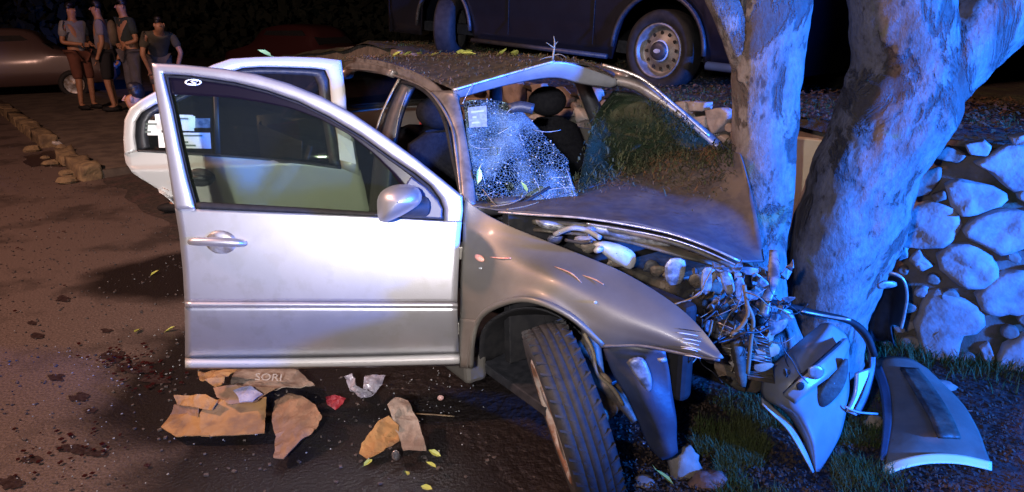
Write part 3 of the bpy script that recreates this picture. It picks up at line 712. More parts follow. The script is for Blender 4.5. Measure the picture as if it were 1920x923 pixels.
grid('door_card', multi([[(262, 292), (450, 300), (676, 326)], [(300, 345), (450, 420), (690, 420)], [(420, 520), (520, 585), (705, 570)]], 10, 8, lambda x, y: RP(x, y, -.07)), PLAST, rdoor, solid=.02)

# ---- front fender
def fend(rows, *a, **k): return loft(rows, *a, **k)
T_ = [(870,372,2.53),(905,398,2.50),(955,425,2.42),(1010,448,2.34),(1080,474,2.25),(1150,504,2.15),(1215,538,2.06),(1270,576,1.98),(1318,622,1.91),(1357,671,1.855)]
T2 = [(868,400,2.515),(898,425,2.475),(945,448,2.39),(1000,470,2.30),(1068,496,2.20),(1138,526,2.10),(1200,558,2.02),(1260,596,1.95),(1312,636,1.90),(1355,672,1.853)]
M_ = [(864,470,2.49),(892,475,2.43),(930,488,2.34),(980,502,2.24),(1040,522,2.13),(1105,556,2.05),(1165,590,1.985),(1235,622,1.93),(1298,652,1.885),(1352,673,1.852)]
M2 = [(861,540,2.475),(884,540,2.415),(912,540,2.335),(960,540,2.225),(1018,553,2.12),(1075,585,2.055),(1130,618,2.0),(1210,638,1.945),(1290,662,1.89),(1348,673,1.852)]
B_ = [(861,600,2.475),(876,600,2.43),(893,600,2.37),(925,575,2.27),(985,563,2.13),(1060,592,2.05),(1125,648,2.01),(1200,646,1.96),(1285,662,1.90),(1344,673,1.854)]
rows = loft([T_, T2, M_, M2, B_], 60, 34)
for r in rows:
    for i, v in enumerate(r): v += CN*(-.004+.006*noise.noise(v*6))
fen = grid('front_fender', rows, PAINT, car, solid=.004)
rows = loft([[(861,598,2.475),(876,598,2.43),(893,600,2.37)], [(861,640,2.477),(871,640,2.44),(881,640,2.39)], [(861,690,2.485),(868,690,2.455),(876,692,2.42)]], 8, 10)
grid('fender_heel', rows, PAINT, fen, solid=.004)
# rolled arch lip
arch = [F(*q) for q in [(878,690,2.41),(881,640,2.38),(893,600,2.36),(925,575,2.26),(985,563,2.12),(1060,592,2.04),(1125,648,2.005)]]
tube('arch_lip', [p+CN*-.012 for p in arch], .011, PAINT, fen, 8, n=40)
tube('fender_lower_edge', [F(*q) for q in [(1125,649,2.015),(1200,648,1.965),(1285,664,1.905),(1350,675,1.858)]], .006, BROWNP, fen, 8, n=20)
# side marker and scuffs
vs, fs = ell((0, 0, 0), (.030, .010, .0125), 18, 10)
R_ = Matrix.Rotation(CY+PI/2, 3, 'Z')
p = F(899, 484, 2.405); ax = (CF, CN, V((0, 0, 1)))
ob('side_marker', [p+CF*v.x+CN*v.y+V((0, 0, 1))*v.z for v in vs], fs, ORANGE, fen)
ob('broken_clip', *ell(F(903, 503, 2.39), (.012, .006, .004), 10, 6), SPARK, fen)
ob('paint_chip', *ell(F(1116, 567, 2.03), (.006, .005, .005), 10, 6), SPARK, fen)
SCR = pm('reddish_scrape', (.38, .17, .13), (.45, .30, .22), 60, .6)
def onfen(px, py):
    best = None; d = ray(px, py).normalized()
    for r in rows_f:
        for v in r:
            w = (v-CAMP); e = (w-d*w.dot(d)).length
            if best is None or e < best[0]: best = (e, v)
    t = (best[1]-CAMP).dot(f_)/ray(px, py).dot(f_)
    return CAMP+ray(px, py)*t
rows_f = loft([T_, T2, M_, M2, B_], 60, 34)
for nm, seg in (('scrape', [(1040,500),(1070,512),(1090,530)]), ('scrape', [(1092,516),(1115,524),(1132,534)]), ('scrape', [(918,482),(940,484),(958,484)])):
    P = [onfen(x, y)-f_*.004 for x, y in seg]; tube(nm, P, [.001, .0028, .001], SCR if seg[0][0] > 1000 else ORANGE, fen, 6, n=8)
for k in range(9):
    y = 618+k*6+rnd(-2, 2); x = 1262+rnd(0, 16)+k*2
    P = [onfen(x, y)-f_*.002, onfen(x+16, y+2)-f_*.003, onfen(x+rnd(28, 44), y+6)-f_*.002]; tube('scratch', P, [.0006, .0016, .0006], random.choice([BLACK, STICK, BROWNP]), fen, 5, n=6)

# ---- hood, buckled up against the tree
H0 = [(885,390,2.52),(935,398,2.49),(1000,403,2.42),(1100,410,2.33),(1230,432,2.25),(1312,457,2.20),(1386,490,2.165),(1434,487,2.24)]
H1 = [(888,388,2.55),(940,391,2.53),(1010,388,2.56),(1105,384,2.56),(1235,392,2.52),(1320,410,2.44),(1395,438,2.36),(1424,434,2.34)]
H2 = [(890,386,2.60),(950,380,2.64),(1020,372,2.72),(1112,356,2.79),(1238,350,2.78),(1322,352,2.66),(1385,360,2.52),(1408,366,2.47)]
H3 = [(895,382,2.62),(960,374,2.70),(1050,354,2.86),(1150,328,2.99),(1250,302,3.02),(1322,289,2.88),(1370,288,2.68),(1386,290,2.60)]
rows = loft([H0, H1, H2, H3], 60, 36)
for r in rows:
    for v in r: v.z += .010*noise.noise(v*4)+.004*noise.noise(v*13)+.022*abs(noise.noise(V((v.x*2.2+v.y*2.6, v.y*.6, 5))))
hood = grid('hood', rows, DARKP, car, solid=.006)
HR = rows
tube('hood_edge', [p-f_*.006 for p in resamp([F(*q) for q in H0[1:7]], 30)], .0042, EDGE, hood, 8)
tube('hood_edge', [p-f_*.004+V((0, 0, -.018)) for p in resamp([F(*q) for q in H0[3:7]], 30)], .003, EDGE, hood, 8)
tube('hood_inner_frame', [p+V((0, .03, -.035)) for p in resamp([F(*q) for q in H0[2:7]], 30)], .010, GRIME, hood, 8)
under = loft([[(1000,404,2.46),(1150,420,2.34),(1300,458,2.26),(1420,490,2.28)], [(1010,395,2.7),(1150,390,2.7),(1300,400,2.65),(1400,420,2.5)]], 20, 6)
for r in under:
    for v in r: v.z -= .05
grid('hood_inner_panel', under, GRIME, hood, solid=.01)

# ---- roof, rails, pillars
rail = [(880,392,2.57),(873,335,2.66),(866,285,2.74),(858,225,2.85),(838,185,3.0),(800,155,3.2),(745,133,3.45),(700,124,3.7),(662,120,3.98),(620,124,4.3)]
# roof skin: near rail, crown, far rail
r0 = [(855,170,2.93),(820,155,3.12),(770,133,3.38),(720,118,3.66),(668,112,3.98),(610,118,4.35)]
r1 = [(945,143,3.06),(900,128,3.25),(850,118,3.5),(790,111,3.8),(720,107,4.12),(650,112,4.5)]
r2 = [(1038,119,3.12),(1000,110,3.35),(940,105,3.6),(870,104,3.9),(790,105,4.25),(700,112,4.6)]
r3 = [(1100,122,3.20),(1085,116,3.42),(1040,111,3.7),(960,109,4.0),(860,110,4.35),(760,116,4.7)]
r4 = [(1156,152,3.30),(1150,136,3.5),(1110,126,3.75),(1030,121,4.05),(930,119,4.4),(830,122,4.75)]
rows = loft([r0, r1, r2, r3, r4], 30, 30)
for r in rows:
    for v in r: v.z += .006*noise.noise(v*7)
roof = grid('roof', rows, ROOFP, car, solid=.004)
RR = rows
# header over the windscreen, its torn lower face catching the blue light
hd = loft([[(850,170,2.93),(950,141,3.05),(1040,116,3.10),(1100,128,3.17),(1160,150,3.28)], [(852,178,2.95),(950,150,3.07),(1038,132,3.11),(1098,143,3.18),(1158,160,3.28)], [(856,186,2.99),(952,160,3.10),(1036,147,3.15),(1092,158,3.20),(1150,166,3.30)]], 30, 8)
grid('windscreen_header', hd, BP, car, solid=.01)
tube('header_edge', [F(*q) for q in [(850,169,2.92),(950,140,3.04),(1040,115,3.09)]], .005, EDGE, car, 8, n=20)
# A pillar right: dark face between door opening and glass
ap_o = [(866,372,2.55),(862,330,2.62),(852,270,2.74),(843,220,2.84),(826,190,2.95),(805,170,3.08)]
ap_i = [(894,392,2.54),(888,340,2.61),(878,280,2.71),(868,225,2.82),(860,190,2.91),(850,170,2.95)]
grid('pillar', loft([ap_o, [(a[0]*.5+b[0]*.5, a[1]*.5+b[1]*.5, a[2]*.5+b[2]*.5-.012) for a, b in zip(ap_o, ap_i)], ap_i], 26, 6), BROWNP, car, solid=.03)
# roof side rail
grid('roof_rail', loft([[(858,222,2.86),(835,180,2.98),(805,150,3.16),(760,128,3.40),(710,114,3.70),(664,108,3.99)], [(854,236,2.85),(822,190,3.01),(790,164,3.2),(750,143,3.44),(706,130,3.72),(660,122,4.0)]], 26, 5), BROWNP, car, solid=.03)
tube('gutter_strip', [F(*q)-f_*.02 for q in [(866,372,2.58),(856,290,2.71),(846,235,2.82),(815,184,3.0),(783,160,3.2),(748,146,3.44),(700,134,3.72),(652,130,4.0)]], .006, BROWNP, car, 8, n=50)
tube('door_opening_seal', [F(*q) for q in [(868,378,2.56),(850,300,2.70),(833,225,2.85),(808,182,3.0),(778,160,3.2),(752,154,3.42)]], .009, BLACK, car, 8, n=40)
grid('roof_rail_rear', loft([[(735,130,3.46),(700,122,3.7),(660,118,3.98),(640,132,4.1)], [(728,142,3.46),(700,137,3.7),(664,134,3.98),(648,150,4.1)]], 14, 4), BROWNP, car, solid=.03)
# B pillar
bp_f = [(752,150,3.42),(735,185,3.40),(718,230,3.37),(700,300,3.33),(690,420,3.3)]
bp_r = [(778,158,3.36),(762,190,3.34),(748,235,3.31),(736,300,3.27),(728,420,3.24)]
grid('pillar', loft([bp_f, [(a[0]*.55+b[0]*.45, a[1]*.5+b[1]*.5, a[2]*.5+b[2]*.5-.02) for a, b in zip(bp_f, bp_r)], bp_r], 20, 6), PLAST, car, solid=.04)
tube('pillar_edge', [F(*q)-f_*.02 for q in [(750,150,3.42),(731,185,3.40),(712,230,3.37),(697,290,3.34)]], [.012, .010, .010, .010], PAINT, car, 8, n=20, flat=.6)
tube('pillar_edge', [F(*q)-f_*.02 for q in [(765,172,3.36),(750,215,3.32),(742,260,3.30)]], [.004, .004, .004], PAINT, car, 8, n=16, flat=.6)
# left side of the body (car frame)
tube('pillar', [F(*q) for q in [(1152,150,3.30),(1200,163,3.26),(1262,205,3.2),(1330,262,3.12),(1362,292,3.08)]], [.022, .026, .026, .028, .03], BROWNP, car, 10, n=24)
tube('pillar_edge', [F(*q) for q in [(1130,122,3.26),(1200,146,3.22),(1262,196,3.16),(1330,256,3.07)]], .007, EDGE, car, 8, n=24)
for X0, X1 in ((-1.62, -1.55), (-2.45, -2.75)):
    tube('pillar', [CW(X0, .60, 1.30), CW((X0+X1)/2, .68, 1.12), CW(X1, .78, .88)], [.04, .045, .05], PLAST, car, 10, n=10)
tube('roof_rail', [CW(-1.10, .55, 1.27), CW(-1.6, .58, 1.31), CW(-2.3, .57, 1.30), CW(-2.9, .60, 1.12), CW(-3.2, .62, .95)], .03, BROWNP, car, 10, n=20)
tube('roof_rail', [CW(-2.2, -.56, 1.29), CW(-2.6, -.58, 1.22), CW(-2.95, -.62, 1.08), CW(-3.25, -.64, .95)], .03, BROWNP, car, 10, n=16)
def side(Y, xs, name, mat, zs=((.24, -.05), (.34, 0), (.6, .01), (.78, 0), (.9, -.05))):
    sg = -1 if Y < 0 else 1
    return grid(name, [[CW(X, sg*(abs(Y)+d), z) for X in xs] for z, d in zs], mat, car, solid=.01)
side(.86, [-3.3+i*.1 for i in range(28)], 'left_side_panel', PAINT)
side(-.86, [-2.28, -2.22], 'door_jamb', PAINT)
# rear quarter with wheel arch
rows = []
for j in range(12):
    t = j/11; row = []
    for i in range(30):
        X = -3.35+i*(1.05)/29; base = .26
        dx = abs(X+2.513); 
        if dx < .36: base = max(base, .32+math.sqrt(max(0, .36**2-dx**2)))
        z = base+(.92-base)*t; row.append(CW(X, -.865+.03*t*t+.02*(1-t)+(.06 if X < -3.2 else 0)*((-3.2-X)/.15), z))
    rows.append(row)
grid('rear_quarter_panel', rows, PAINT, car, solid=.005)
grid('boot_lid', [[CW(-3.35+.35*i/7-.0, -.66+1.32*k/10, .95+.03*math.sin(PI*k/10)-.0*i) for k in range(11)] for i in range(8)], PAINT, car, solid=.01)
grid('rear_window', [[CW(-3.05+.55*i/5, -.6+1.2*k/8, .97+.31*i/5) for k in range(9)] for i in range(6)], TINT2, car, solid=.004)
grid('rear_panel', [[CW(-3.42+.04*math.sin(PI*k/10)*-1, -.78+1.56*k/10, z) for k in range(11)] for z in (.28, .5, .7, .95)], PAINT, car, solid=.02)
for Y in (-.62, .62): box('tail_lamp', CW(-3.45, Y, .78), (.05, .26, .2), RED, car, CAX)
# sill, floor, firewall
box('sill', CW(-1.38, -.79, .23), (1.75, .1, .12), PAINT, car, CAX, bevel=.02)
box('sill', CW(-1.38, .79, .23), (1.75, .1, .12), PAINT, car, CAX, bevel=.02)
box('floor_pan', CW(-1.6, 0, .22), (3.0, 1.5, .04), PLAST, car, CAX)
box('bulkhead', CW(-.42, 0, .58), (.04, 1.4, .62), BLACK, car, CAX)
# interior
def seat(Y, X):
    o = []
    rows = []
    for j, (dx, z, w) in enumerate(((0, .45, .24), (-.06, .62, .25), (-.12, .82, .235), (-.17, .98, .19), (-.18, 1.03, .08))):
        rows.append([CW(X+dx+.05*math.cos(a)*1.2, Y+w*math.sin(a), z) for a in [2*PI*k/20 for k in range(20)]])
    sb = grid('seat_backrest', rows, SEAT, car, close=True)
    vs, fs = ell(CW(X-.2, Y, 1.12), (.11, .11, .085), 16, 10); ob('headrest', vs, fs, SEAT, sb)
    vs, fs = ell((0, 0, 0), (.27, .25, .10), 20, 10); ob('seat_cushion', [CW(X+.24+v.x, Y+v.y, .42+v.z) for v in vs], fs, SEAT, car)
seat(-.37, -1.33); seat(.37, -1.38)
grid('rear_bench', [[CW(-2.2+dx, -.62+1.24*k/12, z+.02*math.sin(k*1.5)) for k in range(13)] for dx, z in ((.35, .4), (.05, .44), (-.06, .6), (-.14, .85), (-.16, .92), (-.22, .92), (-.22, .4))], SEAT, car, solid=.02)
grid('dashboard', [[CW(X, -.7+1.4*k/14, z+.03*math.sin(k*.9)*(j == 2)) for k in range(15)] for j, (X, z) in enumerate(((-.46, .90), (-.55, .90), (-.68, .86), (-.72, .78), (-.62, .6), (-.6, .45)))], PLAST, car, solid=.02)
vs = []; sp_ = [CW(-.86+.10*math.cos(a), .36+.18*math.sin(a), .83+.16*math.cos(a)) for a in [2*PI*k/32 for k in range(33)]]
tube('steering_wheel', sp_, .014, PLAST, car, 8)
tube('rear_view_mirror', [F(955,205,2.9), F(975,200,2.9), F(1000,205,2.9)], .022, PLAST, car, 8, n=8)
# airbag-like pale seat cover seen through the driver's opening
# ---- windscreen: crazed sagging sheet and the part still standing
wl = loft([[(868,190,2.92),(905,186,2.92),(948,190,2.93),(985,214,2.90),(1030,262,2.83),(1066,302,2.76)], [(874,250,2.80),(915,255,2.80),(960,262,2.79),(1000,280,2.78),(1035,305,2.75),(1070,325,2.72)],
          [(882,310,2.70),(925,318,2.70),(970,325,2.70),(1010,333,2.70),(1045,342,2.70),(1076,350,2.70)], [(890,384,2.57),(930,386,2.59),(975,384,2.61),(1015,380,2.63),(1050,374,2.66),(1085,366,2.68)]], 34, 28)
for r in wl:
    for v in r: v += V((.3, -.8, .5))*(.012*noise.noise(v*9)+.006*noise.noise(v*25))
wsl = grid('crazed_windscreen', wl, CRACK, car, solid=.003)
wr = loft([[(1150,170,3.28),(1200,178,3.24),(1262,214,3.17),(1330,268,3.09)], [(1118,215,3.12),(1180,232,3.14),(1245,252,3.12),(1325,275,3.07)], [(1100,275,2.98),(1160,290,3.03),(1230,290,3.05),(1318,284,3.05)], [(1082,362,2.72),(1130,338,2.84),(1210,315,2.97),(1300,292,3.03)]], 24, 20)
wsr = grid('windscreen_remnant', wr, CLEAR, car, solid=.004)
stk('windscreen_sticker', [(877,202),(912,198),(914,238),(880,240)], pm('dusty_sticker', (.22, .27, .30), (.14, .17, .2), 60, .7), wsl, lambda a, b: F(a, b, 2.86-(b-200)*.0018), 3, (.15, .85), pm('sticker_grey', (.35, .4, .42)))
# loose glass strands and glints
random.seed(5)
def onwl(u, v):
    a = wl[int(v*27)][int(u*33)]; return a
for k in range(22):
    u, v = random.random(), random.random()*.98; a = onwl(u, v)-f_*.012
    th = rnd(0, 2*PI); l = rnd(.03, .12); e = a+r_*math.cos(th)*l+u_*math.sin(th)*l*.8-f_*rnd(-.01, .02)
    tube('glass_strand', [a, a.lerp(e, .5)+u_*rnd(-.015, .015), e], [.0006, .0013, .0005], SPARK, wsl, 4, n=6)
vs, fs = [], []
for k in range(150):
    a = onwl(random.random(), random.random())-f_*.01; g = boxgeo(a, (rnd(.002, .005),)*3, (V((.6, .8, 0)), V((-.8, .6, 0)), V((0, 0, 1)))); o = len(vs); vs += g[0]; fs += [tuple(i+o for i in q) for q in g[1]]
ob('glass_crumbs', vs, fs, SPARK, wsl, smooth=False)['kind'] = 'stuff'
# cowl
tube('cowl', [F(*q) for q in [(884,392,2.56),(960,386,2.66),(1060,368,2.80),(1180,336,2.95),(1300,300,3.06),(1345,288,3.06)]], .03, PLAST, car, 10, n=30)
tube('wiper', [F(*q)-f_*.03 for q in [(930,392,2.56),(980,380,2.62),(1030,352,2.68)]], .006, BLACK, car, 6, n=10)

# ---- engine bay
box('engine_block', CW(-.18, .0, .50), (.3, .5, .26), GRIME, car, CAX, bevel=.03)
box('inner_wing', CW(-.05, -.5, .55), (.75, .06, .34), BLACK, car, CAX, bevel=.02)
# strut tower / battery side panel catching the blue light
def blob(name, pts, fw, mat, dep=.05, n=24, parent=None, bul=.02, smooth=True):
    L = resamp([V((x, y, 0)) for x, y in pts]+[V((*pts[0], 0))], n+1)[:-1]; c = sum(L, V())/n; rows = []
    for sc, d in ((1.0, dep), (1.0, 0.006), (.95, 0), (.7, -bul*.7), (.35, -bul), (.03, -bul)):
        rows.append([F(*(c+(p-c)*sc).xy, fw+d) for p in L])
    return grid(name, rows, mat, parent or car, close=True, smooth=smooth)
blob('washer_tank', [(1113,458),(1130,452),(1160,458),(1185,470),(1193,486),(1184,505),(1160,496),(1135,480)], 2.22, WPL, .09)
blob('tank_cap', [(1113,468),(1120,461),(1130,462),(1131,470),(1122,475),(1114,474)], 2.18, WPL, .03, 14)
blob('relay_box', [(1246,500),(1256,485),(1276,484),(1286,492),(1284,515),(1276,532),(1256,535),(1247,522)], 2.13, BRACK, .05, 16, bul=.006, smooth=False)
blob('wing_rail', [(1100,420),(1150,424),(1215,440),(1258,458),(1250,464),(1200,458),(1150,445),(1105,432)], 2.34, BRACK, .04, 26)
blob('bulkhead_bracket', [(1003,412),(1030,414),(1060,422),(1078,430),(1060,436),(1035,434),(1010,424)], 2.40, BRACK, .05, 20)
blob('hose_clamp', [(1064,425),(1080,422),(1083,430),(1068,432)], 2.33, WPL, .02, 12)
blob('hinge_bracket', [(1092,425),(1110,424),(1118,432),(1106,438),(1104,448),(1097,440)], 2.32, BRACK, .02, 16)
blob('lamp_socket', [(1316,508),(1324,500),(1340,505),(1344,520),(1338,528),(1330,550),(1318,552),(1314,535)], 2.08, BRACK, .03, 14, bul=.004, smooth=False)
blob('lamp_socket', [(1350,512),(1358,508),(1370,512),(1378,540),(1374,552),(1362,550),(1352,530)], 2.06, BRACK, .03, 14, bul=.004, smooth=False)
blob('lamp_bracket', [(1376,512),(1388,510),(1396,530),(1404,548),(1424,550),(1420,562),(1390,566),(1380,558)], 2.10, BRACK, .03, 22, bul=.003, smooth=False)
blob('torn_bracket', [(1335,492),(1370,500),(1400,500),(1440,508),(1446,520),(1410,516),(1370,514),(1340,508)], 2.2, BRACK, .03, 22, bul=.003, smooth=False)
blob('torn_bracket', [(1414,510),(1432,520),(1446,540),(1440,545),(1424,534)], 2.15, BRACK, .02, 16, bul=.003, smooth=False)
tube('hanging_strut', [F(*q) for q in [(1450,470,2.26),(1452,505,2.2),(1448,535,2.15),(1438,560,2.12),(1430,592,2.1)]], [.014, .02, .018, .016, .018], BRACK, car, 8, n=18, flat=.4)
blob('broken_corner_piece', [(1441,604),(1460,601),(1477,597),(1474,612),(1462,624),(1446,629),(1440,616)], 2.1, BRACK, .03, 20, bul=.003, smooth=False)
blob('tan_crossmember', [(1408,655),(1430,650),(1450,643),(1462,650),(1460,664),(1440,672),(1412,676)], 2.12, TAN, .05, 14, bul=.003, smooth=False)
blob('tan_clip', [(1414,684),(1440,680),(1452,684),(1440,694),(1425,698),(1414,694)], 2.10, TAN, .03, 12, bul=.003, smooth=False)
blob('radiator_support', [(1368,640),(1384,628),(1396,650),(1400,720),(1386,724),(1376,690)], 2.10, GRIME, .04, 20)
# crushed engine contents: grimy lumps and ducts, each its own piece
random.seed(21)
for k in range(20):
    px, py = rnd(1300, 1475), rnd(540, 720); r = rnd(12, 26)
    if py > 690 and px > 1430: continue
    blob('crushed_component', [(px+r*math.cos(a)*rnd(.6, 1.3), py+r*math.sin(a)*rnd(.5, 1.2)) for a in [2*PI*i/8 for i in range(8)]], rnd(2.2, 2.4), random.choice([GRIME, GRIME, PLAST, BROWNP]), .12, 12, bul=.004, smooth=False)
for k in range(10):
    px, py = rnd(1040, 1330), 0; py = 440+(px-1040)*.33+rnd(-8, 10); r = rnd(9, 20)
    blob('engine_component', [(px+r*1.3*math.cos(a)*rnd(.6, 1.3), py+r*math.sin(a)*rnd(.5, 1.1)) for a in [2*PI*i/8 for i in range(8)]], 2.32-(px-1040)*.0006, random.choice([GRIME, PLAST, GRIME, PLAST]), .1, 12, bul=.005, smooth=False)
random.seed(23)
for k in range(46):
    t = random.random(); px, py = (1300+170*t+rnd(-12, 12), rnd(494, 585)) if k < 26 else (rnd(1340, 1475), rnd(570, 715)); r = rnd(7, 24); fw = rnd(2.06, 2.28); a0 = rnd(0, PI); el = rnd(.25, .8)
    P = []
    for i in range(7):
        a = 2*PI*i/7; q = rnd(.55, 1.25); x, y = r*math.cos(a)*q, r*math.sin(a)*q*el; P.append(F(px+x*math.cos(a0)-y*math.sin(a0), py+x*math.sin(a0)+y*math.cos(a0), fw+rnd(-.05, .05)))
    sheet('torn_metal', P, random.choice([BRACK, BRACK, GRIME] if k < 26 else [GRIME, GRIME, PLAST, BROWNP, TAN] if k % 5 else [BRACK]), car, 1, .012, 22, .003, seed=k)
rad = sheet('radiator', [F(*q) for q in [(1345,600,2.16),(1440,628,2.12),(1452,715,2.14),(1362,700,2.18)]], GRIME, car, 2, .01, 14, .03)
for k in range(15):
    t = (k+.5)/15; a = F(1346, 602, 2.14).lerp(F(1363, 698, 2.16), t); b = F(1438, 630, 2.10).lerp(F(1450, 712, 2.12), t); m = a.lerp(b, .5)+V((rnd(-.01, .01), -.01, rnd(-.012, .012)))
    tube('radiator_fin', [a, m, b], .0022, random.choice([EDGE, BROWNP, GRIME]), car, 4, n=8)
WIR = [pm('wire_black', (.02, .02, .02), rough=.5), pm('wire_tan', (.17, .13, .08), rough=.6), pm('wire_grey', (.2, .2, .2), rough=.5)]
for k in range(34):
    x, y = rnd(1290, 1470), rnd(500, 640); fw = rnd(2.0, 2.2); P = [F(x, y, fw)]
    a = rnd(.3, 2.6)
    for _ in range(4): a += rnd(-.8, .8); x += 26*math.cos(a); y += 26*math.sin(a); P.append(F(x, y, fw+rnd(-.04, .04)))
    tube('loose_wire', P, rnd(.0012, .0035), random.choice([WIR[0], WIR[0], WIR[0], WIR[1], WIR[2]]), car, 6, n=14)
for q in ([(1395,535),(1400,565),(1402,590),(1388,615),(1370,628)], [(1400,570),(1412,600),(1408,640),(1402,700)]):
    tube('hose', [F(a, b, 2.03) for a, b in q], .007, WIR[1], car, 8, n=16)
tube('hose', [F(*q) for q in [(1040,440,2.3),(1070,428,2.26),(1100,432,2.25),(1125,446,2.2)]], .009, WIR[2], car, 8, n=16)
tube('hose', [F(*q) for q in [(1060,450,2.25),(1090,455,2.22),(1110,452,2.2)]], .006, WIR[0], car, 8, n=10)
# long splintered strip across the tree foot
tube('torn_seal_strip', [F(*q) for q in [(1400,555,2.42),(1470,572,2.40),(1520,585,2.38),(1592,602,2.36),(1625,628,2.36),(1640,668,2.34)]], .012, BLACK, car, 8, n=24)
tube('trim_strip', [F(*q) for q in [(1500,583,2.36),(1545,592,2.36),(1595,600,2.34)]], .005, EDGE, car, 6, n=10)

# ---- wheel arch, liner, suspension
lin = loft([[(900,680,2.55),(905,620,2.5),(950,585,2.42),(1010,580,2.35),(1070,610,2.3),(1110,660,2.28),(1135,760,2.26)], [(980,660,2.75),(985,620,2.72),(1010,600,2.7),(1050,595,2.68),(1090,620,2.65),(1120,670,2.62),(1140,760,2.6)]], 30, 10)
grid('wheel_arch_liner', lin, BLACK, car, solid=.005)
ll = loft([[(1130,652,2.06),(1148,700,2.05),(1172,740,2.04),(1195,790,2.03),(1215,835,2.02),(1240,862,2.02)], [(1175,648,2.00),(1195,700,1.99),(1210,745,1.98),(1228,790,1.98),(1245,830,1.98),(1258,858,1.99)], [(1248,660,1.98),(1256,700,1.99),(1262,745,2.0),(1268,790,2.0),(1270,830,2.0),(1272,850,2.01)]], 26, 12)
for r in ll:
    for v in r: v += V((0, 1, 0))*.02*noise.noise(v*9)
grid('torn_liner', ll, LINER, car, solid=.004)
blob('liner_patch', [(1174,680),(1184,671),(1205,671),(1216,690),(1222,712),(1220,734),(1208,728),(1190,704)], 1.94, BRACK, .02, 20, bul=.006)
blob('liner_clip', [(1232,672),(1248,670),(1250,678),(1236,680)], 1.94, WPL, .01, 10)
tube('suspension_arm', [F(*q) for q in [(1085,640,2.2),(1110,690,2.15),(1130,720,2.12),(1170,760,2.12),(1190,790,2.1)]], [.02, .03, .022, .02, .012], GRIME, car, 10, n=20)
tube('brake_hose', [F(*q) for q in [(1095,625,2.1),(1112,660,2.08),(1120,700,2.08),(1150,730,2.08),(1168,760,2.08)]], .007, WIR[1], car, 6, n=20)
blob('suspension_knuckle', [(1120,700),(1135,700),(1148,716),(1140,730),(1125,728)], 2.1, TAN, .05, 14)
# ---- wheels
def wheel(c, axis, R=.315, w=.195, name='wheel', full=True):
    axis = V(axis).normalized(); wt = thing(name, None, None); wt.parent = car; wt.location = V(c)-car.location
    prof = [(-w*.36, .205), (-w*.47, .225), (-w*.5, .26), (-w*.49, .285), (-w*.44, .303), (-w*.36, R-.004), (-w*.2, R), (0, R+.001), (w*.2, R), (w*.36, R-.004), (w*.44, .303), (w*.49, .285), (w*.5, .26), (w*.47, .225), (w*.36, .205)]
    # tread with circumferential grooves and slanted sipes
    n = 96; pr = []
    steps = [-.36, -.27, -.265, -.235, -.23, -.10, -.095, -.065, -.06, .06, .065, .095, .10, .23, .235, .265, .27, .36]
    gro = {2, 3, 6, 7, 10, 11, 14, 15}
    pr = prof[:5]+[(w*s, R-(.002 if i in gro else 0)-(abs(s)*.012)) for i, s in enumerate(steps)]+prof[10:]
    vs, fs = lathe(pr, c, axis, n)
    u = axis.cross(V((0, 0, 1))).normalized(); q = axis.cross(u)
    ty = ob('tyre', vs, fs, TYRE, wt, smooth=True)
    tv, tf = [], []
    for k in range(44):
        for sd in (-1, 1):
            for i in range(2):
                a0 = 2*PI*(k+.5*i)/44; x0, x1 = sd*w*(.12 if i else .28), sd*w*(.22 if i else .47)
                for e, (da) in enumerate((0, .018)):
                    pass
                rad = R-.0004-(.0015 if not i else 0)
                P = []
                for (xx, aa) in ((x0, a0), (x1, a0+.05), (x1, a0+.075), (x0, a0+.025)):
                    for rr_ in (rad, rad-.012): P.append(V(c)+axis*xx+(u*math.cos(aa)+q*math.sin(aa))*rr_)
                o = len(tv); tv += P; tf += [(o, o+2, o+4, o+6), (o, o+1, o+3, o+2), (o+2, o+3, o+5, o+4), (o+4, o+5, o+7, o+6), (o+6, o+7, o+1, o)]
    tb_ = ob('tread_blocks', tv, tf, TYRE, wt, smooth=False); tb_['kind'] = 'stuff'
    rp = [(w*.36, .206), (w*.46, .214), (w*.49, .205), (w*.44, .19), (w*.3, .182), (w*.22, .16), (w*.26, .08), (w*.34, .05), (w*.34, .001)]
    vs, fs = lathe(rp, c, axis, 48); rim = ob('rim', vs, fs, RUSTRIM, wt)
    vs, fs = lathe([(-w*.36, .206), (-w*.2, .19), (w*.2, .182)], c, axis, 32); ob('rim_barrel', vs, fs, GRIME, wt)
    for k in range(5):
        a = 2*PI*k/5; d = u*math.cos(a)+q*math.sin(a); d2 = d.cross(axis)
        ob('spoke', [V(c)+d*.045+axis*w*.40+d2*.022, V(c)+d*.19+axis*w*.42+d2*.03, V(c)+d*.19+axis*w*.42-d2*.03, V(c)+d*.045+axis*w*.40-d2*.022], [(0, 1, 2, 3)], RIM, wt, smooth=False, solid=.03, off=-1, bevel=.006)
    return wt
# tilted and steered outwards
wc = F(1071, 778, 2.06)
wheel(wc, V((-.945, -.16, -.25)), w=.152)
wheel(CW(-2.513, -.76, .315), CN)
wheel(CW(-2.513, .76, .315), -CN)
wheel(CW(-.5, .66, .315), -CN)
tube('drive_shaft', [wc+V((.07, .02, -.02)), wc+V((.3, .25, .02))], [.05, .03], GRIME, car, 12, n=6)
tube('strut', [wc+V((.10, .05, .0)), wc+V((.06, .2, .38))], [.028, .035], GRIME, car, 12, n=8)

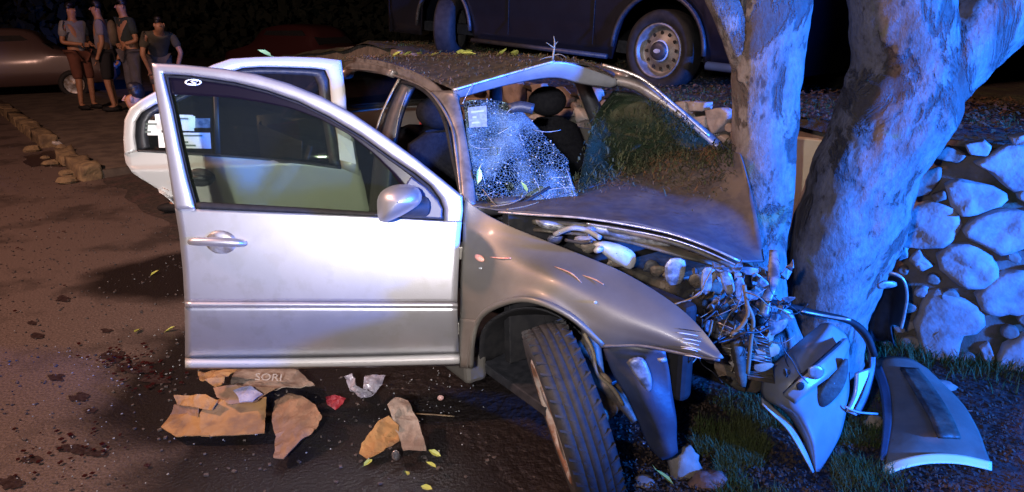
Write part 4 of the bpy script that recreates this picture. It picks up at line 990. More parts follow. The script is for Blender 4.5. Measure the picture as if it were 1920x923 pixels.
# ================================================================== TORN BUMPER AND LOOSE PANEL
bb = F(1540, 860, 2.15)
bmp = thing('torn_bumper', 'torn front bumper cover hanging upright, point down, at the foot of the tree', 'bumper', (bb.x, bb.y, 0))
rows = loft([[(1538,606,2.42),(1558,606,2.37),(1588,628,2.40)], [(1508,632,2.36),(1540,640,2.27),(1592,652,2.36)], [(1478,658,2.30),(1520,668,2.19),(1594,690,2.33)], [(1436,700,2.22),(1498,716,2.10),(1592,732,2.29)],
             [(1429,744,2.20),(1496,762,2.08),(1586,776,2.25)], [(1470,772,2.17),(1510,790,2.09),(1576,812,2.21)], [(1502,818,2.14),(1526,830,2.09),(1558,848,2.17)], [(1527,882,2.10),(1530,884,2.09),(1536,884,2.11)]], 24, 40)
for r in rows:
    for v in r: v += V((0, 1, 0))*.010*noise.noise(v*7)
grid('bumper_skin', rows, BP, bmp, solid=.006)
strip2 = lambda name, a, b, mat, n=24, nv=5, solid=.006, par=None: grid(name, loft([a, b], n, nv), mat, par or bmp, solid=solid)
strip2('bumper_lip', [(1428,744,2.185),(1456,768,2.16),(1484,796,2.13),(1508,836,2.11),(1527,884,2.085)], [(1431,757,2.14),(1453,780,2.13),(1477,806,2.11),(1500,842,2.09),(1525,887,2.075)], WPL)
strip2('ridge', [(1468,742,2.06),(1500,712,2.05),(1540,678,2.10),(1575,648,2.2),(1590,634,2.28)], [(1490,758,2.05),(1515,736,2.04),(1556,706,2.09),(1584,674,2.19),(1594,648,2.28)], BP, solid=.02)
tube('fold_shadow_gap', [F(*q) for q in [(1476,734,2.075),(1500,708,2.06),(1538,676,2.11),(1575,642,2.21)]], .006, BLACK, bmp, 8, n=24)
blob('fog_lamp_tab', [(1515,690),(1530,684),(1545,692),(1542,706),(1528,712),(1516,704)], 2.045, RIM, .02, 16, bmp, bul=.004)
blob('fog_lamp_recess', [(1492,722),(1500,716),(1508,720),(1506,730),(1496,732)], 2.025, BLACK, .02, 12, bmp, bul=.003)
blob('grille_recess', [(1532,745),(1545,720),(1570,690),(1588,670),(1590,700),(1580,730),(1562,752),(1545,764),(1534,758)], 2.13, pm('grille_plastic', (.06, .065, .05), (.03, .03, .025), 20, .7, bump=.003), .04, 26, bmp, bul=.004)
strip2('bumper_rib', [(1592,606,2.38),(1622,640,2.36),(1632,680,2.33),(1620,730,2.28),(1600,772,2.24)], [(1606,604,2.38),(1634,636,2.36),(1642,680,2.33),(1630,738,2.28),(1612,778,2.24)], LINER, solid=.008)
strip2('bumper_end', [(1606,700,2.30),(1602,740,2.27),(1588,772,2.24)], [(1634,690,2.32),(1628,742,2.28),(1606,780,2.24)], BP, solid=.01)
tube('cable', [F(*q) for q in [(1584,762,2.22),(1600,770,2.22),(1616,774,2.25),(1645,776,2.35)]], .004, WPL, bmp, 6, n=12)
# hanging lamp trim beyond the trunk
ht = thing('hanging_lamp_trim', 'curved dark lamp housing with a thin bright rim hanging between trunk and stone wall', 'car part', (1.45, 2.75, 0))
tube('rim_strip', [F(*q) for q in [(1640,515,2.75),(1672,512,2.7),(1694,525,2.68),(1701,555,2.68),(1696,590,2.68),(1690,616,2.68)]], .0055, EDGE, ht, 8, n=30)
grid('housing', loft([[(1636,518,2.78),(1672,516,2.73),(1696,530,2.71),(1700,560,2.71),(1688,612,2.71)], [(1630,540,2.9),(1655,540,2.88),(1670,548,2.86),(1672,570,2.86),(1668,612,2.86)], [(1632,640,2.95),(1640,640,2.95),(1655,640,2.93),(1668,640,2.93),(1676,650,2.9)]], 20, 10), PLAST, ht, solid=.006)
blob('bright_tab', [(1644,532),(1660,527),(1678,528),(1682,536),(1664,541),(1648,541)], 2.68, BRACK, .03, 14, ht, bul=.004)
tube('bent_bar', [F(*q) for q in [(1640,690,2.8),(1690,720,2.75),(1730,760,2.7)]], .012, PLAST, ht, 8, n=14)

lp = G(1755, 880, .03)
fp = thing('loose_wing_panel', 'loose beige wing panel with a pale curved edge lying on the ground at bottom right', 'car panel', (lp.x, lp.y, 0))
WP = pm('loose_panel_paint', (.215, .19, .15), (.17, .15, .12), 10, .5, .3, bump=.001, bsc=40)
rows = loft([[(1640,676,2.84),(1672,668,2.82),(1706,672,2.80),(1738,690,2.76)], [(1664,735,2.58),(1712,728,2.57),(1762,734,2.56),(1795,745,2.56)], [(1670,790,2.36),(1725,784,2.34),(1790,786,2.34),(1830,796,2.36)],
             [(1660,845,2.20),(1726,832,2.19),(1800,835,2.19),(1850,848,2.19)], [(1654,878,2.13),(1722,856,2.14),(1798,856,2.14),(1860,872,2.14)]], 26, 26)
for r in rows:
    for v in r: v.z += .004*noise.noise(v*9)
grid('panel_skin', rows, WP, fp, solid=.004)
strip2('pale_edge', [(1655,873,2.125),(1690,860,2.125),(1742,851,2.13),(1800,853,2.13),(1860,866,2.13)], [(1660,891,2.09),(1694,878,2.09),(1744,869,2.10),(1802,870,2.10),(1860,882,2.10)], CREAM, par=fp)
strip2('creased_strip', [(1688,688,2.72),(1712,728,2.52),(1740,775,2.32),(1760,818,2.19)], [(1722,690,2.72),(1752,728,2.52),(1782,775,2.32),(1802,820,2.19)], GRIME, par=fp, solid=.01)
strip2('dark_flange', [(1636,690,2.76),(1650,730,2.56),(1656,790,2.34),(1650,860,2.15)], [(1652,684,2.78),(1668,730,2.56),(1672,790,2.34),(1660,866,2.14)], LINER, par=fp, solid=.01)
ws = G(1840, 775, .05)
prop(tube('broken_trim_strip', [F(*q) for q in [(1762,762,2.55),(1800,770,2.52),(1845,775,2.5),(1898,790,2.44)]], [.006, .010, .008, .004], WPL, None, 8, n=20, flat=.5), 'thin pale broken trim strip on the ground below the stone wall', 'trim strip')

# ================================================================== LITTER UNDER THE DOOR
def gz(x): return .03
def card(name, px, mat, label, zs, group=None, amp=.02, seed=0, fold=None, thick=.004, cat='cardboard'):
    P = [G(x, y, z) for (x, y), z in zip(px, zs)]
    return prop(sheet(name, P, mat, None, 3, amp, 9, thick, fold, seed=seed), label, cat, group)
g_ = 'torn cardboard under the open door'
bx = thing('flattened_carton', 'torn light brown carton lying flat under the front door, leftmost of the cardboard', 'cardboard', G(440, 790, .03), g_)
def cp(name, px, mat, zs, amp=.006, seed=0, thick=.004): return sheet(name, [G(x, y, z) for (x, y), z in zip(px, zs)], mat, bx, 3, amp, 9, thick, seed=seed)
cp('front_flap', [(374,778),(376,818),(496,813),(500,745),(430,742),(385,760)], CARD, [.08,.05,.05,.10,.10,.09], seed=1)
cp('side_flap', [(302,800),(330,770),(372,768),(392,817),(330,820)], CARD, [.045,.05,.07,.05,.04], seed=2)
cp('top_flap', [(400,727),(440,722),(516,728),(480,752),(430,758),(408,745)], CARD2, [.15,.17,.16,.13,.12,.13], .012, 3)
cp('pale_paper', [(438,730),(468,722),(492,740),(472,752),(450,754)], BAG, [.175,.185,.165,.155,.155], .01, 4)
cp('rolled_flap', [(326,742),(384,738),(405,748),(396,768),(350,762),(330,758)], CARD, [.12,.14,.14,.11,.10,.10], .025, 5)
cp('raised_flap', [(372,700),(410,690),(448,688),(430,708),(408,728),(378,720)], CARD, [.14,.16,.17,.15,.14,.13], .03, 6)
cp('back_panel', [(440,692),(560,694),(590,722),(520,732),(430,726)], CARD3, [.10,.10,.08,.10,.13], .014, 7)
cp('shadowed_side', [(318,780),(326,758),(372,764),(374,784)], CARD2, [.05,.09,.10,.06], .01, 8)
# printed letters on the back panel
fc = bpy.data.curves.new('printed_letters', 'FONT'); fc.body = 'SORI'; fc.size = .055; fc.extrude = .0004
to = bpy.data.objects.new('tmp_text', fc); COL.objects.link(to)
bpy.context.view_layer.update(); dg = bpy.context.evaluated_depsgraph_get(); tm = bpy.data.meshes.new_from_object(to.evaluated_get(dg)); bpy.data.objects.remove(to)
p0, p1 = G(478, 712, .128), G(528, 714, .118); e1 = (p1-p0).normalized(); e2 = V((0, .75, .66)); e2 = (e2-e1*e2.dot(e1)).normalized(); e3 = e1.cross(e2); w = max(v.co.x for v in tm.vertices)
ob('printed_letters', [p0+e1*v.co.x*((p1-p0).length/w)+e2*v.co.y*.8+e3*v.co.z+V((0, -.01, .004)) for v in tm.vertices], [tuple(p.vertices) for p in tm.polygons], INKB, bx, smooth=False)
card('cardboard_piece', [(516,752),(540,738),(566,744),(592,760),(604,782),(594,804),(560,832),(532,862),(514,862),(516,820),(510,790)], CARD2, 'reddish brown kite-shaped scrap of cardboard right of the flattened carton', [.10,.13,.13,.12,.10,.08,.06,.04,.04,.06,.08], g_, .02, 11)
cpc = thing('crumpled_cardboard', 'crumpled two-toned scrap of cardboard nearest the front wheel', 'cardboard', G(735, 830, .03), g_)
def cq(name, px, mat, zs, amp=.01, seed=0): return sheet(name, [G(x, y, z) for (x, y), z in zip(px, zs)], mat, cpc, 3, amp, 11, .004, seed=seed)
cq('light_flap', [(672,850),(676,830),(700,806),(712,792),(730,782),(746,796),(748,826),(712,848),(690,862)], CARD, [.03,.05,.09,.11,.13,.12,.06,.04,.03], .02, 12)
cq('grey_flap', [(726,764),(742,746),(764,752),(784,790),(800,848),(756,846),(746,812),(734,784)], CARD3, [.14,.15,.14,.11,.05,.05,.09,.13], .015, 13)
prop(sheet('plastic_wrap', [G(x, y, z) for x, y, z in [(646,706,.1),(660,700,.12),(668,722,.1),(700,738,.09),(680,746,.05),(655,730,.05)]], BAG, None, 3, .02, 14, .002), 'crumpled clear plastic wrapper under the middle of the front door', 'wrapper')
prop(sheet('grey_wrapper', [G(x, y, z) for x, y, z in [(684,704,.11),(722,703,.12),(716,722,.10),(700,742,.06),(682,748,.05)]], BAG, None, 3, .02, 14, .002, seed=3), 'pale grey torn wrapper standing behind the crumpled cardboard scrap', 'wrapper')
prop(sheet('red_cloth_scrap', [G(x, y, z) for x, y, z in [(612,746,.06),(630,742,.08),(650,748,.07),(646,760,.05),(628,768,.04),(616,760,.05)]], REDC, None, 3, .025, 16, .003), 'small dark red scrap lying between the cardboard pieces', 'scrap')
prop(ob('pink_plastic_piece', *ell(G(826, 746, .06), (.014, .01, .012), 10, 7), pm('pink_plastic', (.6, .35, .3), rough=.4), None), 'small pink plastic fragment in the dark behind the wheel', 'fragment')
vs, fs = ell(G(742, 854, .045), (.016, .012, .022), 12, 8); prop(ob('bottle_base', vs, fs, glass('clear_plastic', (.85, .85, .87), .2, (.7, .7, .75), rough=.1), None), 'small crushed clear plastic cup against the crumpled cardboard scrap', 'cup')
prop(tube('thin_stick', [G(780, 776, .05), G(815, 778, .06), G(852, 781, .05)], .003, KERBM, None, 6, n=6), 'thin twig lying on the dark ground left of the front wheel', 'twig')

# broken glass, red splinters, gravel: nobody could count them
def crumbs(name, spots, mat, s0, s1, label, cat, flatk=.6):
    vs, fs = [], []
    for p in spots:
        s = rnd(s0, s1); a = rnd(0, PI); b = rnd(-.6, .6); ax = (V((math.cos(a), math.sin(a), math.sin(b)*.5)).normalized(), V((-math.sin(a), math.cos(a), 0)), V((-math.sin(b)*.5*math.cos(a), -math.sin(b)*.5*math.sin(a), 1)).normalized())
        g = boxgeo(p+V((0, 0, s*.3)), (s*rnd(.6, 1.6), s, s*flatk), ax); o = len(vs); vs += g[0]; fs += [tuple(i+o for i in q) for q in g[1]]
    return prop(ob(name, vs, fs, mat, None, smooth=False), label, cat, None, 'stuff')
random.seed(31)
def gsc(cx, cy, rx, ry, n, z=.008): return [G(cx+random.gauss(0, rx), min(1200, max(200, cy+random.gauss(0, ry))), z) for _ in range(n)]
sp = gsc(180, 700, 170, 90, 60)+gsc(110, 290, 40, 22, 40)+gsc(230, 680, 60, 20, 60)+gsc(100, 860, 90, 50, 50)+gsc(300, 560, 60, 60, 20)+gsc(60, 400, 50, 40, 20)
crumbs('glass_bits', sp, SPARK, .002, .006, 'scattered bright crumbs of broken glass on the road', 'broken glass')
sp = gsc(600, 790, 160, 60, 36, .045)+gsc(820, 740, 50, 40, 50, .05)+gsc(1150, 860, 60, 30, 24, .04)
crumbs('glass_bits', sp, SPARK, .002, .005, 'crumbs of broken glass on the dark ground under the car', 'broken glass')
sp = gsc(230, 672, 45, 14, 60)+gsc(140, 850, 50, 35, 40)+gsc(60, 480, 60, 60, 20)+gsc(280, 710, 40, 16, 40)
crumbs('red_splinters', sp, REDSH, .006, .016, 'dark red splinters of lamp lens strewn on the road', 'lens splinters', .3)
sp = [V((rnd(-6, .2), rnd(1.3, 8), .002)) for _ in range(5000)]
crumbs('road_grit', sp, pm('grit', (.12, .095, .085), (.05, .04, .04), 50, .9), .003, .011, 'coarse grit worked loose from the road surface', 'grit')
STN = pm('dark_red_stain', (.026, .014, .014), (.05, .034, .032), 60, .35, bump=.003, bsc=80)
def stain(cx, cy, rx, ry, sd):
    vs = []; n = 40; c = G(cx, cy, .0045)
    for k in range(n):
        a = 2*PI*k/n; r = 1+.55*noise.noise(V((math.cos(a)*1.6, math.sin(a)*1.6, sd)))+.3*noise.noise(V((math.cos(a)*5, math.sin(a)*5, sd))); p = G(cx+rx*r*math.cos(a), cy+ry*r*math.sin(a), .0045); vs.append(p)
    o = ob('oil_stain', vs+[c], [(k, (k+1) % n, n) for k in range(n)], STN, smooth=False); o['kind'] = 'structure'
for i, q in enumerate([(215,668,26,9),(250,690,42,10),(290,712,30,8),(70,630,14,5),(105,708,16,6),(150,745,20,8),(170,770,12,5),(140,842,36,7),(185,850,22,6),(60,862,18,8),(20,905,22,12),(120,560,16,5),(200,620,10,4),(95,300,44,16),(150,310,30,10),(60,605,10,4)]): stain(*q, i*3.3)

# leaves
LM = bpy.data.meshes.new('leaf'); s_ = .032
LM.from_pydata([(-s_, 0, 0), (-s_*.5, s_*.36, .004), (s_*.3, s_*.42, .007), (s_, 0, .003), (s_*.3, -s_*.42, .007), (-s_*.5, -s_*.36, .004), (-s_*.2, 0, -.002), (s_*.5, 0, -.001), (-s_*1.5, .002, .004)], [], [(0, 6, 1), (1, 6, 7, 2), (2, 7, 3), (3, 7, 4), (4, 7, 6, 5), (5, 6, 0), (0, 8, 6)]); LM.update()
LM.materials.append(LEAFY); LM2 = LM.copy(); LM2.materials.clear(); LM2.materials.append(LEAFB)
def leaf(p, sc, label, group, m=None, tilt=.5):
    o = bpy.data.objects.new('leaf', m or LM); COL.objects.link(o); o.location = p; o.scale = (sc,)*3; o.rotation_euler = (rnd(-tilt, tilt), rnd(-tilt, tilt), rnd(0, 2*PI))
    return prop(o, label, 'leaf', group)
def near_surf(px, py, rows, up=.012):
    d = ray(px, py).normalized(); best = min(((((v-CAMP)-d*(v-CAMP).dot(d)).length, v.copy()) for r in rows for v in r), key=lambda q: q[0]); return best[1]+V((0, 0, up))
random.seed(41)
ORD = ['first', 'second', 'third', 'fourth', 'fifth', 'sixth', 'seventh', 'eighth', 'ninth']
for k, (x, y) in enumerate([(745,103),(762,100),(785,101),(815,105),(866,104),(872,98),(880,106),(940,100),(965,103)]): leaf(near_surf(x, y, RR), 1.5, '%s yellow-green leaf from the left along the far edge of the car roof' % ORD[k], 'yellow leaves on the roof')
leaf(F(492, 101, 3.5)+V((0, .03, 0)), 1.35, 'yellow-green leaf on the top edge of the open rear door', None)
leaf(F(897, 330, 2.62), 1.0, 'yellow leaf caught at the left edge of the cracked windscreen', None, tilt=1.4)
leaf(F(982, 351, 2.62), 1.0, 'yellow leaf at the bottom of the cracked windscreen', None)
for k, (x, y) in enumerate([(690,868),(762,888),(800,915),(808,872),(815,850)]): leaf(G(x, y, .05), .8, '%s yellow-green leaf from the left below the crumpled cardboard scrap' % ORD[k], 'green leaves beside the front wheel')
for k, (x, y) in enumerate([(258,620),(290,512),(318,618)]): leaf(G(x, y, .01), 1.0, '%s yellow leaf from the left on the road beside the front door' % ORD[k], 'yellow leaves left of the door')
leaf(G(1245, 895, .06), 1.2, 'yellow leaf on the reddish dirt at the bottom edge', None)
# litter caught in front of the windscreen and over the hood
def sticks(name, P, mat, l0, l1, w, label, cat, spread=.5, kind='stuff', parent=None):
    vs, fs = [], []
    for p in P:
        a = rnd(0, 2*PI); l = rnd(l0, l1); d = V((math.cos(a), math.sin(a), rnd(-spread, spread))).normalized(); s = d.cross(V((0, 0, 1))).normalized()*w*rnd(.6, 1.6); m = p+d*l*.5+V((0, 0, rnd(0, .01)))
        o = len(vs); vs += [p-s, p+s, m+s, m-s, p+d*l]; fs += [(o, o+1, o+2, o+3), (o+3, o+2, o+4)]
    return prop(ob(name, vs, fs, mat, parent, smooth=False), label, cat, None, kind)
P = []
for _ in range(5200):
    j = 35-int(abs(random.gauss(0, 1))*7); i = int(rnd(2, 52))
    if j < 3 or random.random() < (i/60)*.35: continue
    P.append(HR[j][i]+V((rnd(-.02, .02), rnd(-.02, .02), rnd(.002, .022))))
sticks('dry_litter', P, NEEDLE, .012, .05, .0014, 'brown twigs and needles heaped on the hood below the windscreen', 'litter')
P = []
for _ in range(2300):
    r = wr[int(rnd(0, 19.9))]; i = int(rnd(0, 23.9)); j = wr.index(r)
    k = noise.noise(r[i]*5)
    if k < .02: continue
    P.append(r[i]-f_*rnd(.002, .03)+V((rnd(-.02, .02), rnd(-.02, .02), rnd(-.02, .02))))
for _ in range(1600): P.append(HR[35-int(abs(random.gauss(0, 1))*5)%30][int(rnd(14, 56))]+V((0, 0, rnd(.0, .035))))
sticks('green_litter_reflection', P, LITTER_REFL, .012, .045, .0024, 'green leaf litter, also standing in for a reflection, over the right half of the windscreen', 'litter', 1.2)
P = []
for _ in range(3500):
    r = random.choice(RR); P.append(random.choice(r)+V((rnd(-.03, .03), rnd(-.03, .03), rnd(.002, .01))))
sticks('roof_litter', P, NEEDLE, .01, .035, .0016, 'fine dry litter strewn over the roof of the wrecked car', 'litter', .3)
# bare twig on the roof
tw = thing('bare_twig', 'bare forked twig standing on the front edge of the car roof', 'twig', F(1040, 112, 3.15))
b0 = F(1036, 112, 3.14)
tube('stem', [b0, F(1038, 98, 3.14), F(1040, 80, 3.15), F(1038, 68, 3.15)], [.006, .004, .003, .001], KERBM, tw, 6, n=10)
for q in ([(1039,90,3.14),(1030,84,3.13),(1024,80,3.13)], [(1037,104,3.14),(1050,102,3.13),(1062,108,3.12)], [(1037,106,3.14),(1024,108,3.13),(1012,112,3.12)], [(1040,84,3.15),(1046,78,3.15)]):
    tube('twig_branch', [F(*p) for p in q], [.003, .002, .001], KERBM, tw, 5, n=6)
for k, q in enumerate(([(950,398,2.45),(985,392,2.47),(1010,384,2.5)], [(905,360,2.6),(925,385,2.55),(935,392,2.5)], [(920,392,2.5),(960,386,2.5),(985,372,2.52)])):
    prop(tube('twig', [F(*p)+V((0, 0, .01)) for p in q], [.003, .0025, .001], KERBM, None, 5, n=8), ['thin pale twig lying across the wiper at the windscreen foot', 'thin twig leaning on the left edge of the cracked windscreen', 'thin bent twig on the hood corner below the cracked windscreen'][k], 'twig', 'twigs at the windscreen foot')

# ================================================================== GROUND COVER AND ROCKS
random.seed(51)
vs, fs = [], []
def blade(p, h, w, a, lean):
    d = V((math.cos(a), math.sin(a), 0)); s = V((-d.y, d.x, 0))*w; o = len(vs)
    vs.extend([p-s, p+s, p+d*lean*.4*h+V((0, 0, h*.6))+s*.7, p+d*lean*.4*h+V((0, 0, h*.6))-s*.7, p+d*lean*h+V((0, 0, h))]); fs.extend([(o, o+1, o+2, o+3), (o+3, o+2, o+4)])
for _ in range(15000):
    px, py = random.gauss(1480, 120), random.gauss(850, 60)
    if px < 1300 or py < 735 or px > 1700: continue
    p = G(px, py, .03); k = noise.noise(p*3.5+V((2, 0, 0)))
    if k < -.15 or (px < 1340 and py > 860) or (py > 880 and px < 1450 and k < .2): continue
    blade(p, rnd(.02, .055), rnd(.0012, .0026), rnd(0, 6.28), rnd(.2, 1.2))
for _ in range(5000):
    p, nr = atw(rnd(.3, 4.2)); q = p+nr*abs(random.gauss(0, .10)); q.z = .03; blade(q, rnd(.03, .09), .0025, rnd(0, 6.28), rnd(.2, 1.0))
for _ in range(6000):
    p, nr = atw(rnd(.2, 7.5)); dd = abs(random.gauss(0, .5)); q = p-nr*(dd+.05); q.z = tz(p.y)+.0
    if noise.noise(q*3) > -.05: blade(q, rnd(.015, .045), .003, rnd(0, 6.28), rnd(.3, 1.3))
prop(ob('grass', vs, fs, GRASS, None, smooth=False), 'short green grass in patches round the tree foot and wall', 'grass', None, 'stuff')
P = []
for _ in range(6500):
    px, py = rnd(1150, 1919), rnd(690, 940); q = G(px, py, .035); P.append(q)
sticks('ground_litter', P, pm('dark_dead_leaf', (.075, .042, .022), (.04, .028, .018), 12, .85), .008, .028, .0035, 'dead brown leaves and twigs covering the verge', 'leaf litter', .3)
P = []
for _ in range(7000):
    p, nr = atw(rnd(.2, 7.8)); q = p-nr*rnd(.02, 1.6); q.z = tz(p.y)+.03; P.append(q)
sticks('terrace_litter', P, NEEDLE, .02, .06, .006, 'dead leaves covering the terrace behind the wall', 'leaf litter', .3)
def rock(c, r, mat, label, seed, group=None):
    vs, fs = ell((0, 0, 0), (1, 1, 1), 16, 10)
    vs = [V(c)+V((v.x*r[0], v.y*r[1], v.z*r[2]))*(1+.35*noise.noise(v*1.3+V((seed, 0, 0)))+.12*noise.noise(v*4+V((seed, 2, 0)))) for v in vs]
    return prop(ob('rock', vs, fs, mat, None), label, 'rock', group)
rock(G(1283, 875, .05), (.06, .05, .075), STONES[1], 'pale upright rock just right of the torn wheel liner', 3)
rock(G(1330, 905, .03), (.07, .05, .04), pm('reddish_rock', (.24, .13, .10), (.14, .08, .07), 12, .9, bump=.008, bsc=30), 'reddish low rock at the bottom edge beside the grass', 5)
rock(G(1205, 905, .02), (.04, .03, .025), STONES[2], 'small dark rock between the front wheel and the pale rock', 8)
rock(G(1745, 728, .03), (.10, .05, .05), STONES[2], 'brown flat rock at the foot of the stone wall', 9)
rock(G(1638, 800, .03), (.04, .03, .05), STONES[1], 'small buff rock between the bumper and the loose panel', 12)
rock(G(105, 270, .03), (.09, .07, .07), WPL, 'small white lump lying in the broken kerb on the left', 15)

# ================================================================== VAN ON THE TERRACE
random.seed(61)
w1 = F(1245, 95, 5.55); w2 = F(846, 52, 7.35)
va = (w2-w1).normalized(); vn = V((va.y, -va.x, 0)).normalized()
if vn.y > 0: vn = -vn
vu = vn.cross(va); vu = vu if vu.z > 0 else -vu
WB = (w2-w1).length
van = thing('parked_van', 'dark blue van with steel wheels parked on the terrace above the stone wall', 'van', (w1.x, w1.y, tz(w1.y)))
def VP(a, h, o): return w1+va*a+vu*h+vn*o
def vwheel(c, R, vn):
    wt = thing('wheel', None, None); wt.parent = van; wt.location = V(c)-V(van.location)
    vs, fs = lathe([(-.10, .18), (-.10, R*.93), (-.06, R), (.06, R), (.085, R*.97), (.10, R*.86), (.085, R*.70), (.07, R*.66)], c, vn, 48); ob('tyre', vs, fs, BLACK, wt)
    k = R/.30
    vs, fs = lathe([(.075, .205*k), (.092, .20*k), (.085, .185*k), (.03, .175*k), (.02, .15*k), (.045, .10*k), (.055, .072*k)], c, vn, 48); ob('rim', vs, fs, RIMD, wt)
    vs, fs = lathe([(.05, .074*k), (.085, .068*k), (.092, .045*k), (.094, .001)], c, vn, 32); ob('hub_cap', vs, fs, PLAST, wt)
    vs, fs = lathe([(.060, .080*k), (.070, .078*k), (.070, .071*k)], c, vn, 32); ob('hub_ring', vs, fs, WPL, wt)
    ax = vn; u = ax.cross(V((0, 0, 1))).normalized(); q = ax.cross(u)
    e = [V(c)+ax*.097+(u*math.cos(2*PI*i/16)*.030+q*math.sin(2*PI*i/16)*.016) for i in range(16)]
    ob('hub_mark', e, [tuple(range(16))], WPL, wt, smooth=False, solid=.002, off=0)
    for i in range(12):
        a = 2*PI*i/12; d = u*math.cos(a)+q*math.sin(a); t = d.cross(ax); o = []
        ob('vent_hole', [V(c)+ax*.036+d*.128*k+(d*math.cos(b)*.020+t*math.sin(b)*.013)*k+ax*(.004*math.cos(b)) for b in [2*PI*j/8 for j in range(8)]], [tuple(range(8))], BLACK, wt, smooth=False, solid=.004, off=0)
RW = .30
vwheel(w1, RW, vn); vwheel(w2, RW, (Matrix.Rotation(math.radians(-58), 3, vu) @ vn))
# side of the body with its two arches
rows = []; NA = 90
for j in range(16):
    row = []
    for i in range(NA):
        a = -1.0+(WB+1.9)*i/(NA-1); base = -.10
        for ac in (0, WB):
            dx = abs(a-ac)
            if dx < .40: base = max(base, math.sqrt(.40**2-dx**2)-.0)
        t = j/15; h = base+(1.55-base)*t; o = .10-.10*max(0, (h-.75))**1.3-(.03 if h < .05 else 0)
        row.append(VP(a, h, o))
    rows.append(row)
grid('side_panel', rows, TRUCKP, van, solid=.02)
for ac in (0, WB): tube('wheel_arch', [VP(ac+.41*math.cos(t), .41*math.sin(t), .115) for t in [PI*i/20 for i in range(21)]], .018, PLAST, van, 8)
grid('roof', [[VP(a, 1.55+.06*math.sin(PI*k/8), -1.6*k/8) for a in (-1, 0, 1, 2, WB+.9)] for k in range(9)], TRUCKP, van, solid=.03)
grid('end_panel', [[VP(-1.0, h, .1-1.7*k/6) for k in range(7)] for h in (-.1, .5, 1.0, 1.55)], TRUCKP, van, solid=.03)
grid('end_panel', [[VP(WB+.9, h, .1-1.7*k/6) for k in range(7)] for h in (-.1, .5, 1.0, 1.55)], TRUCKP, van, solid=.03)
grid('side_panel', [[VP(a, h, -1.6) for a in (-1, 0, WB+.9)] for h in (-.1, .5, 1.55)], TRUCKP, van, solid=.02)
tube('sill_strip', [VP(.45, -.08, .12), VP(WB-.45, -.08, .12)], .02, PLAST, van, 8)
tube('sill_strip', [VP(-.45, -.06, .12), VP(-1.0, -.06, .12)], .03, pm('blue_sill', (.06, .12, .35), rough=.4), van, 8)
box('underbody', VP(WB/2, -.02, -.8), (WB+1.4, 1.3, .1), PLAST, van, (va, vn, vu))
for h0, h1, a0, a1 in ((.85, 1.3, .7, 1.5), (.85, 1.3, 1.6, 2.4)):
    ob('window', [VP(a, h, .12-.10*max(0, (h-.75))**1.3) for a, h in ((a0, h0), (a1, h0), (a1-.05, h1), (a0+.05, h1))], [(0, 1, 2, 3)], TINT2, van, smooth=False, solid=.01)
tube('door_seam', [VP(.62, .0, .105), VP(.62, .7, .108)], .004, BLACK, van, 6); tube('door_seam', [VP(1.6, .0, .105), VP(1.6, .7, .108)], .004, BLACK, van, 6)

# ================================================================== FAR CARS
def farcar(base, yaw, mat, label, sc=1.0, lamp_=False):
    t = thing('parked_car', label, 'car', base); ca, sa = math.cos(yaw), math.sin(yaw)
    def W_(x, y, z): return V((base[0]+(ca*x-sa*y)*sc, base[1]+(sa*x+ca*y)*sc, base[2]+z*sc))
    st = [(-2.1, .45, .75), (-2.0, .3, .95), (-1.3, .28, 1.0), (-.9, .27, 1.42), (.5, .27, 1.45), (1.0, .28, 1.05), (1.9, .3, .85), (2.15, .4, .65)]
    rows = []
    for x, z0, z1 in st:
        w0 = .82 if abs(x) < 2 else .7; w1 = .6 if z1 > 1.3 else w0-.05
        rows.append([W_(x, y, z) for y, z in [(-w0*.6, z0), (-w0, z0+.05), (-w0-.02, min(.6, z1-.05)), (-w0+.03, min(.9, z1-.02)), (-w1, z1-.02 if z1 > 1.1 else z1), (-w1*.5, z1+.03), (w1*.5, z1+.03), (w1, z1-.02), (w0-.03, min(.9, z1-.02)), (w0+.02, min(.6, z1-.05)), (w0, z0+.05), (w0*.6, z0)]])
    rows = [[cr([rows[k][i] for k in range(8)], t_*7/35) for i in range(12)] for t_ in range(36)]
    grid('body', rows, mat, t, close=True)
    for y in (-.80, .80):
        s = -1 if y < 0 else 1
        ob('side_window', [W_(x, s*(.83 if z < 1 else .655), z) for x, z in ((-1.2, 1.0), (.9, 1.0), (.45, 1.36), (-.8, 1.36))], [(0, 1, 2, 3)], BLACK, t, smooth=False, solid=.02, off=0)
        for x in (-1.3, 1.3):
            c = W_(x, y, .31); d = V((-sa*s, ca*s, 0)); vs, fs = lathe([(-.1, .15), (-.1, .3), (.0, .315), (.08, .3), (.1, .24), (.05, .2)], c, d, 24); wh = ob('tyre', vs, fs, TYRE, t)
            vs, fs = lathe([(.08, .2), (.06, .1), (.09, .02), (.09, .001)], c, d, 20); ob('rim', vs, fs, RIM, t)
    ob('windscreen', [W_(x, y, z) for x, y, z in ((1.0, -.68, 1.06), (1.0, .68, 1.06), (.55, .56, 1.42), (.55, -.56, 1.42))], [(0, 1, 2, 3)], BLACK, t, smooth=False, solid=.02, off=0)
    ob('rear_window', [W_(x, y, z) for x, y, z in ((-1.32, -.62, 1.02), (-1.32, .62, 1.02), (-.95, .54, 1.38), (-.95, -.54, 1.38))], [(0, 1, 2, 3)], BLACK, t, smooth=False, solid=.02, off=0)
    for y in (-.6, .6):
        ob('headlight', *ell(W_(2.1, y, .66), (.08, .16, .08), 12, 8), WPL, t); ob('tail_lamp', *ell(W_(-2.08, y, .78), (.06, .16, .08), 12, 8), RED, t)
    return t
farcar((-11.2, 16.2, 0), math.radians(25), pm('dusty_pinkish_car_paint', (.085, .055, .052), rough=.45, coat=.3), 'pale pinkish car parked across the street at the top left corner')
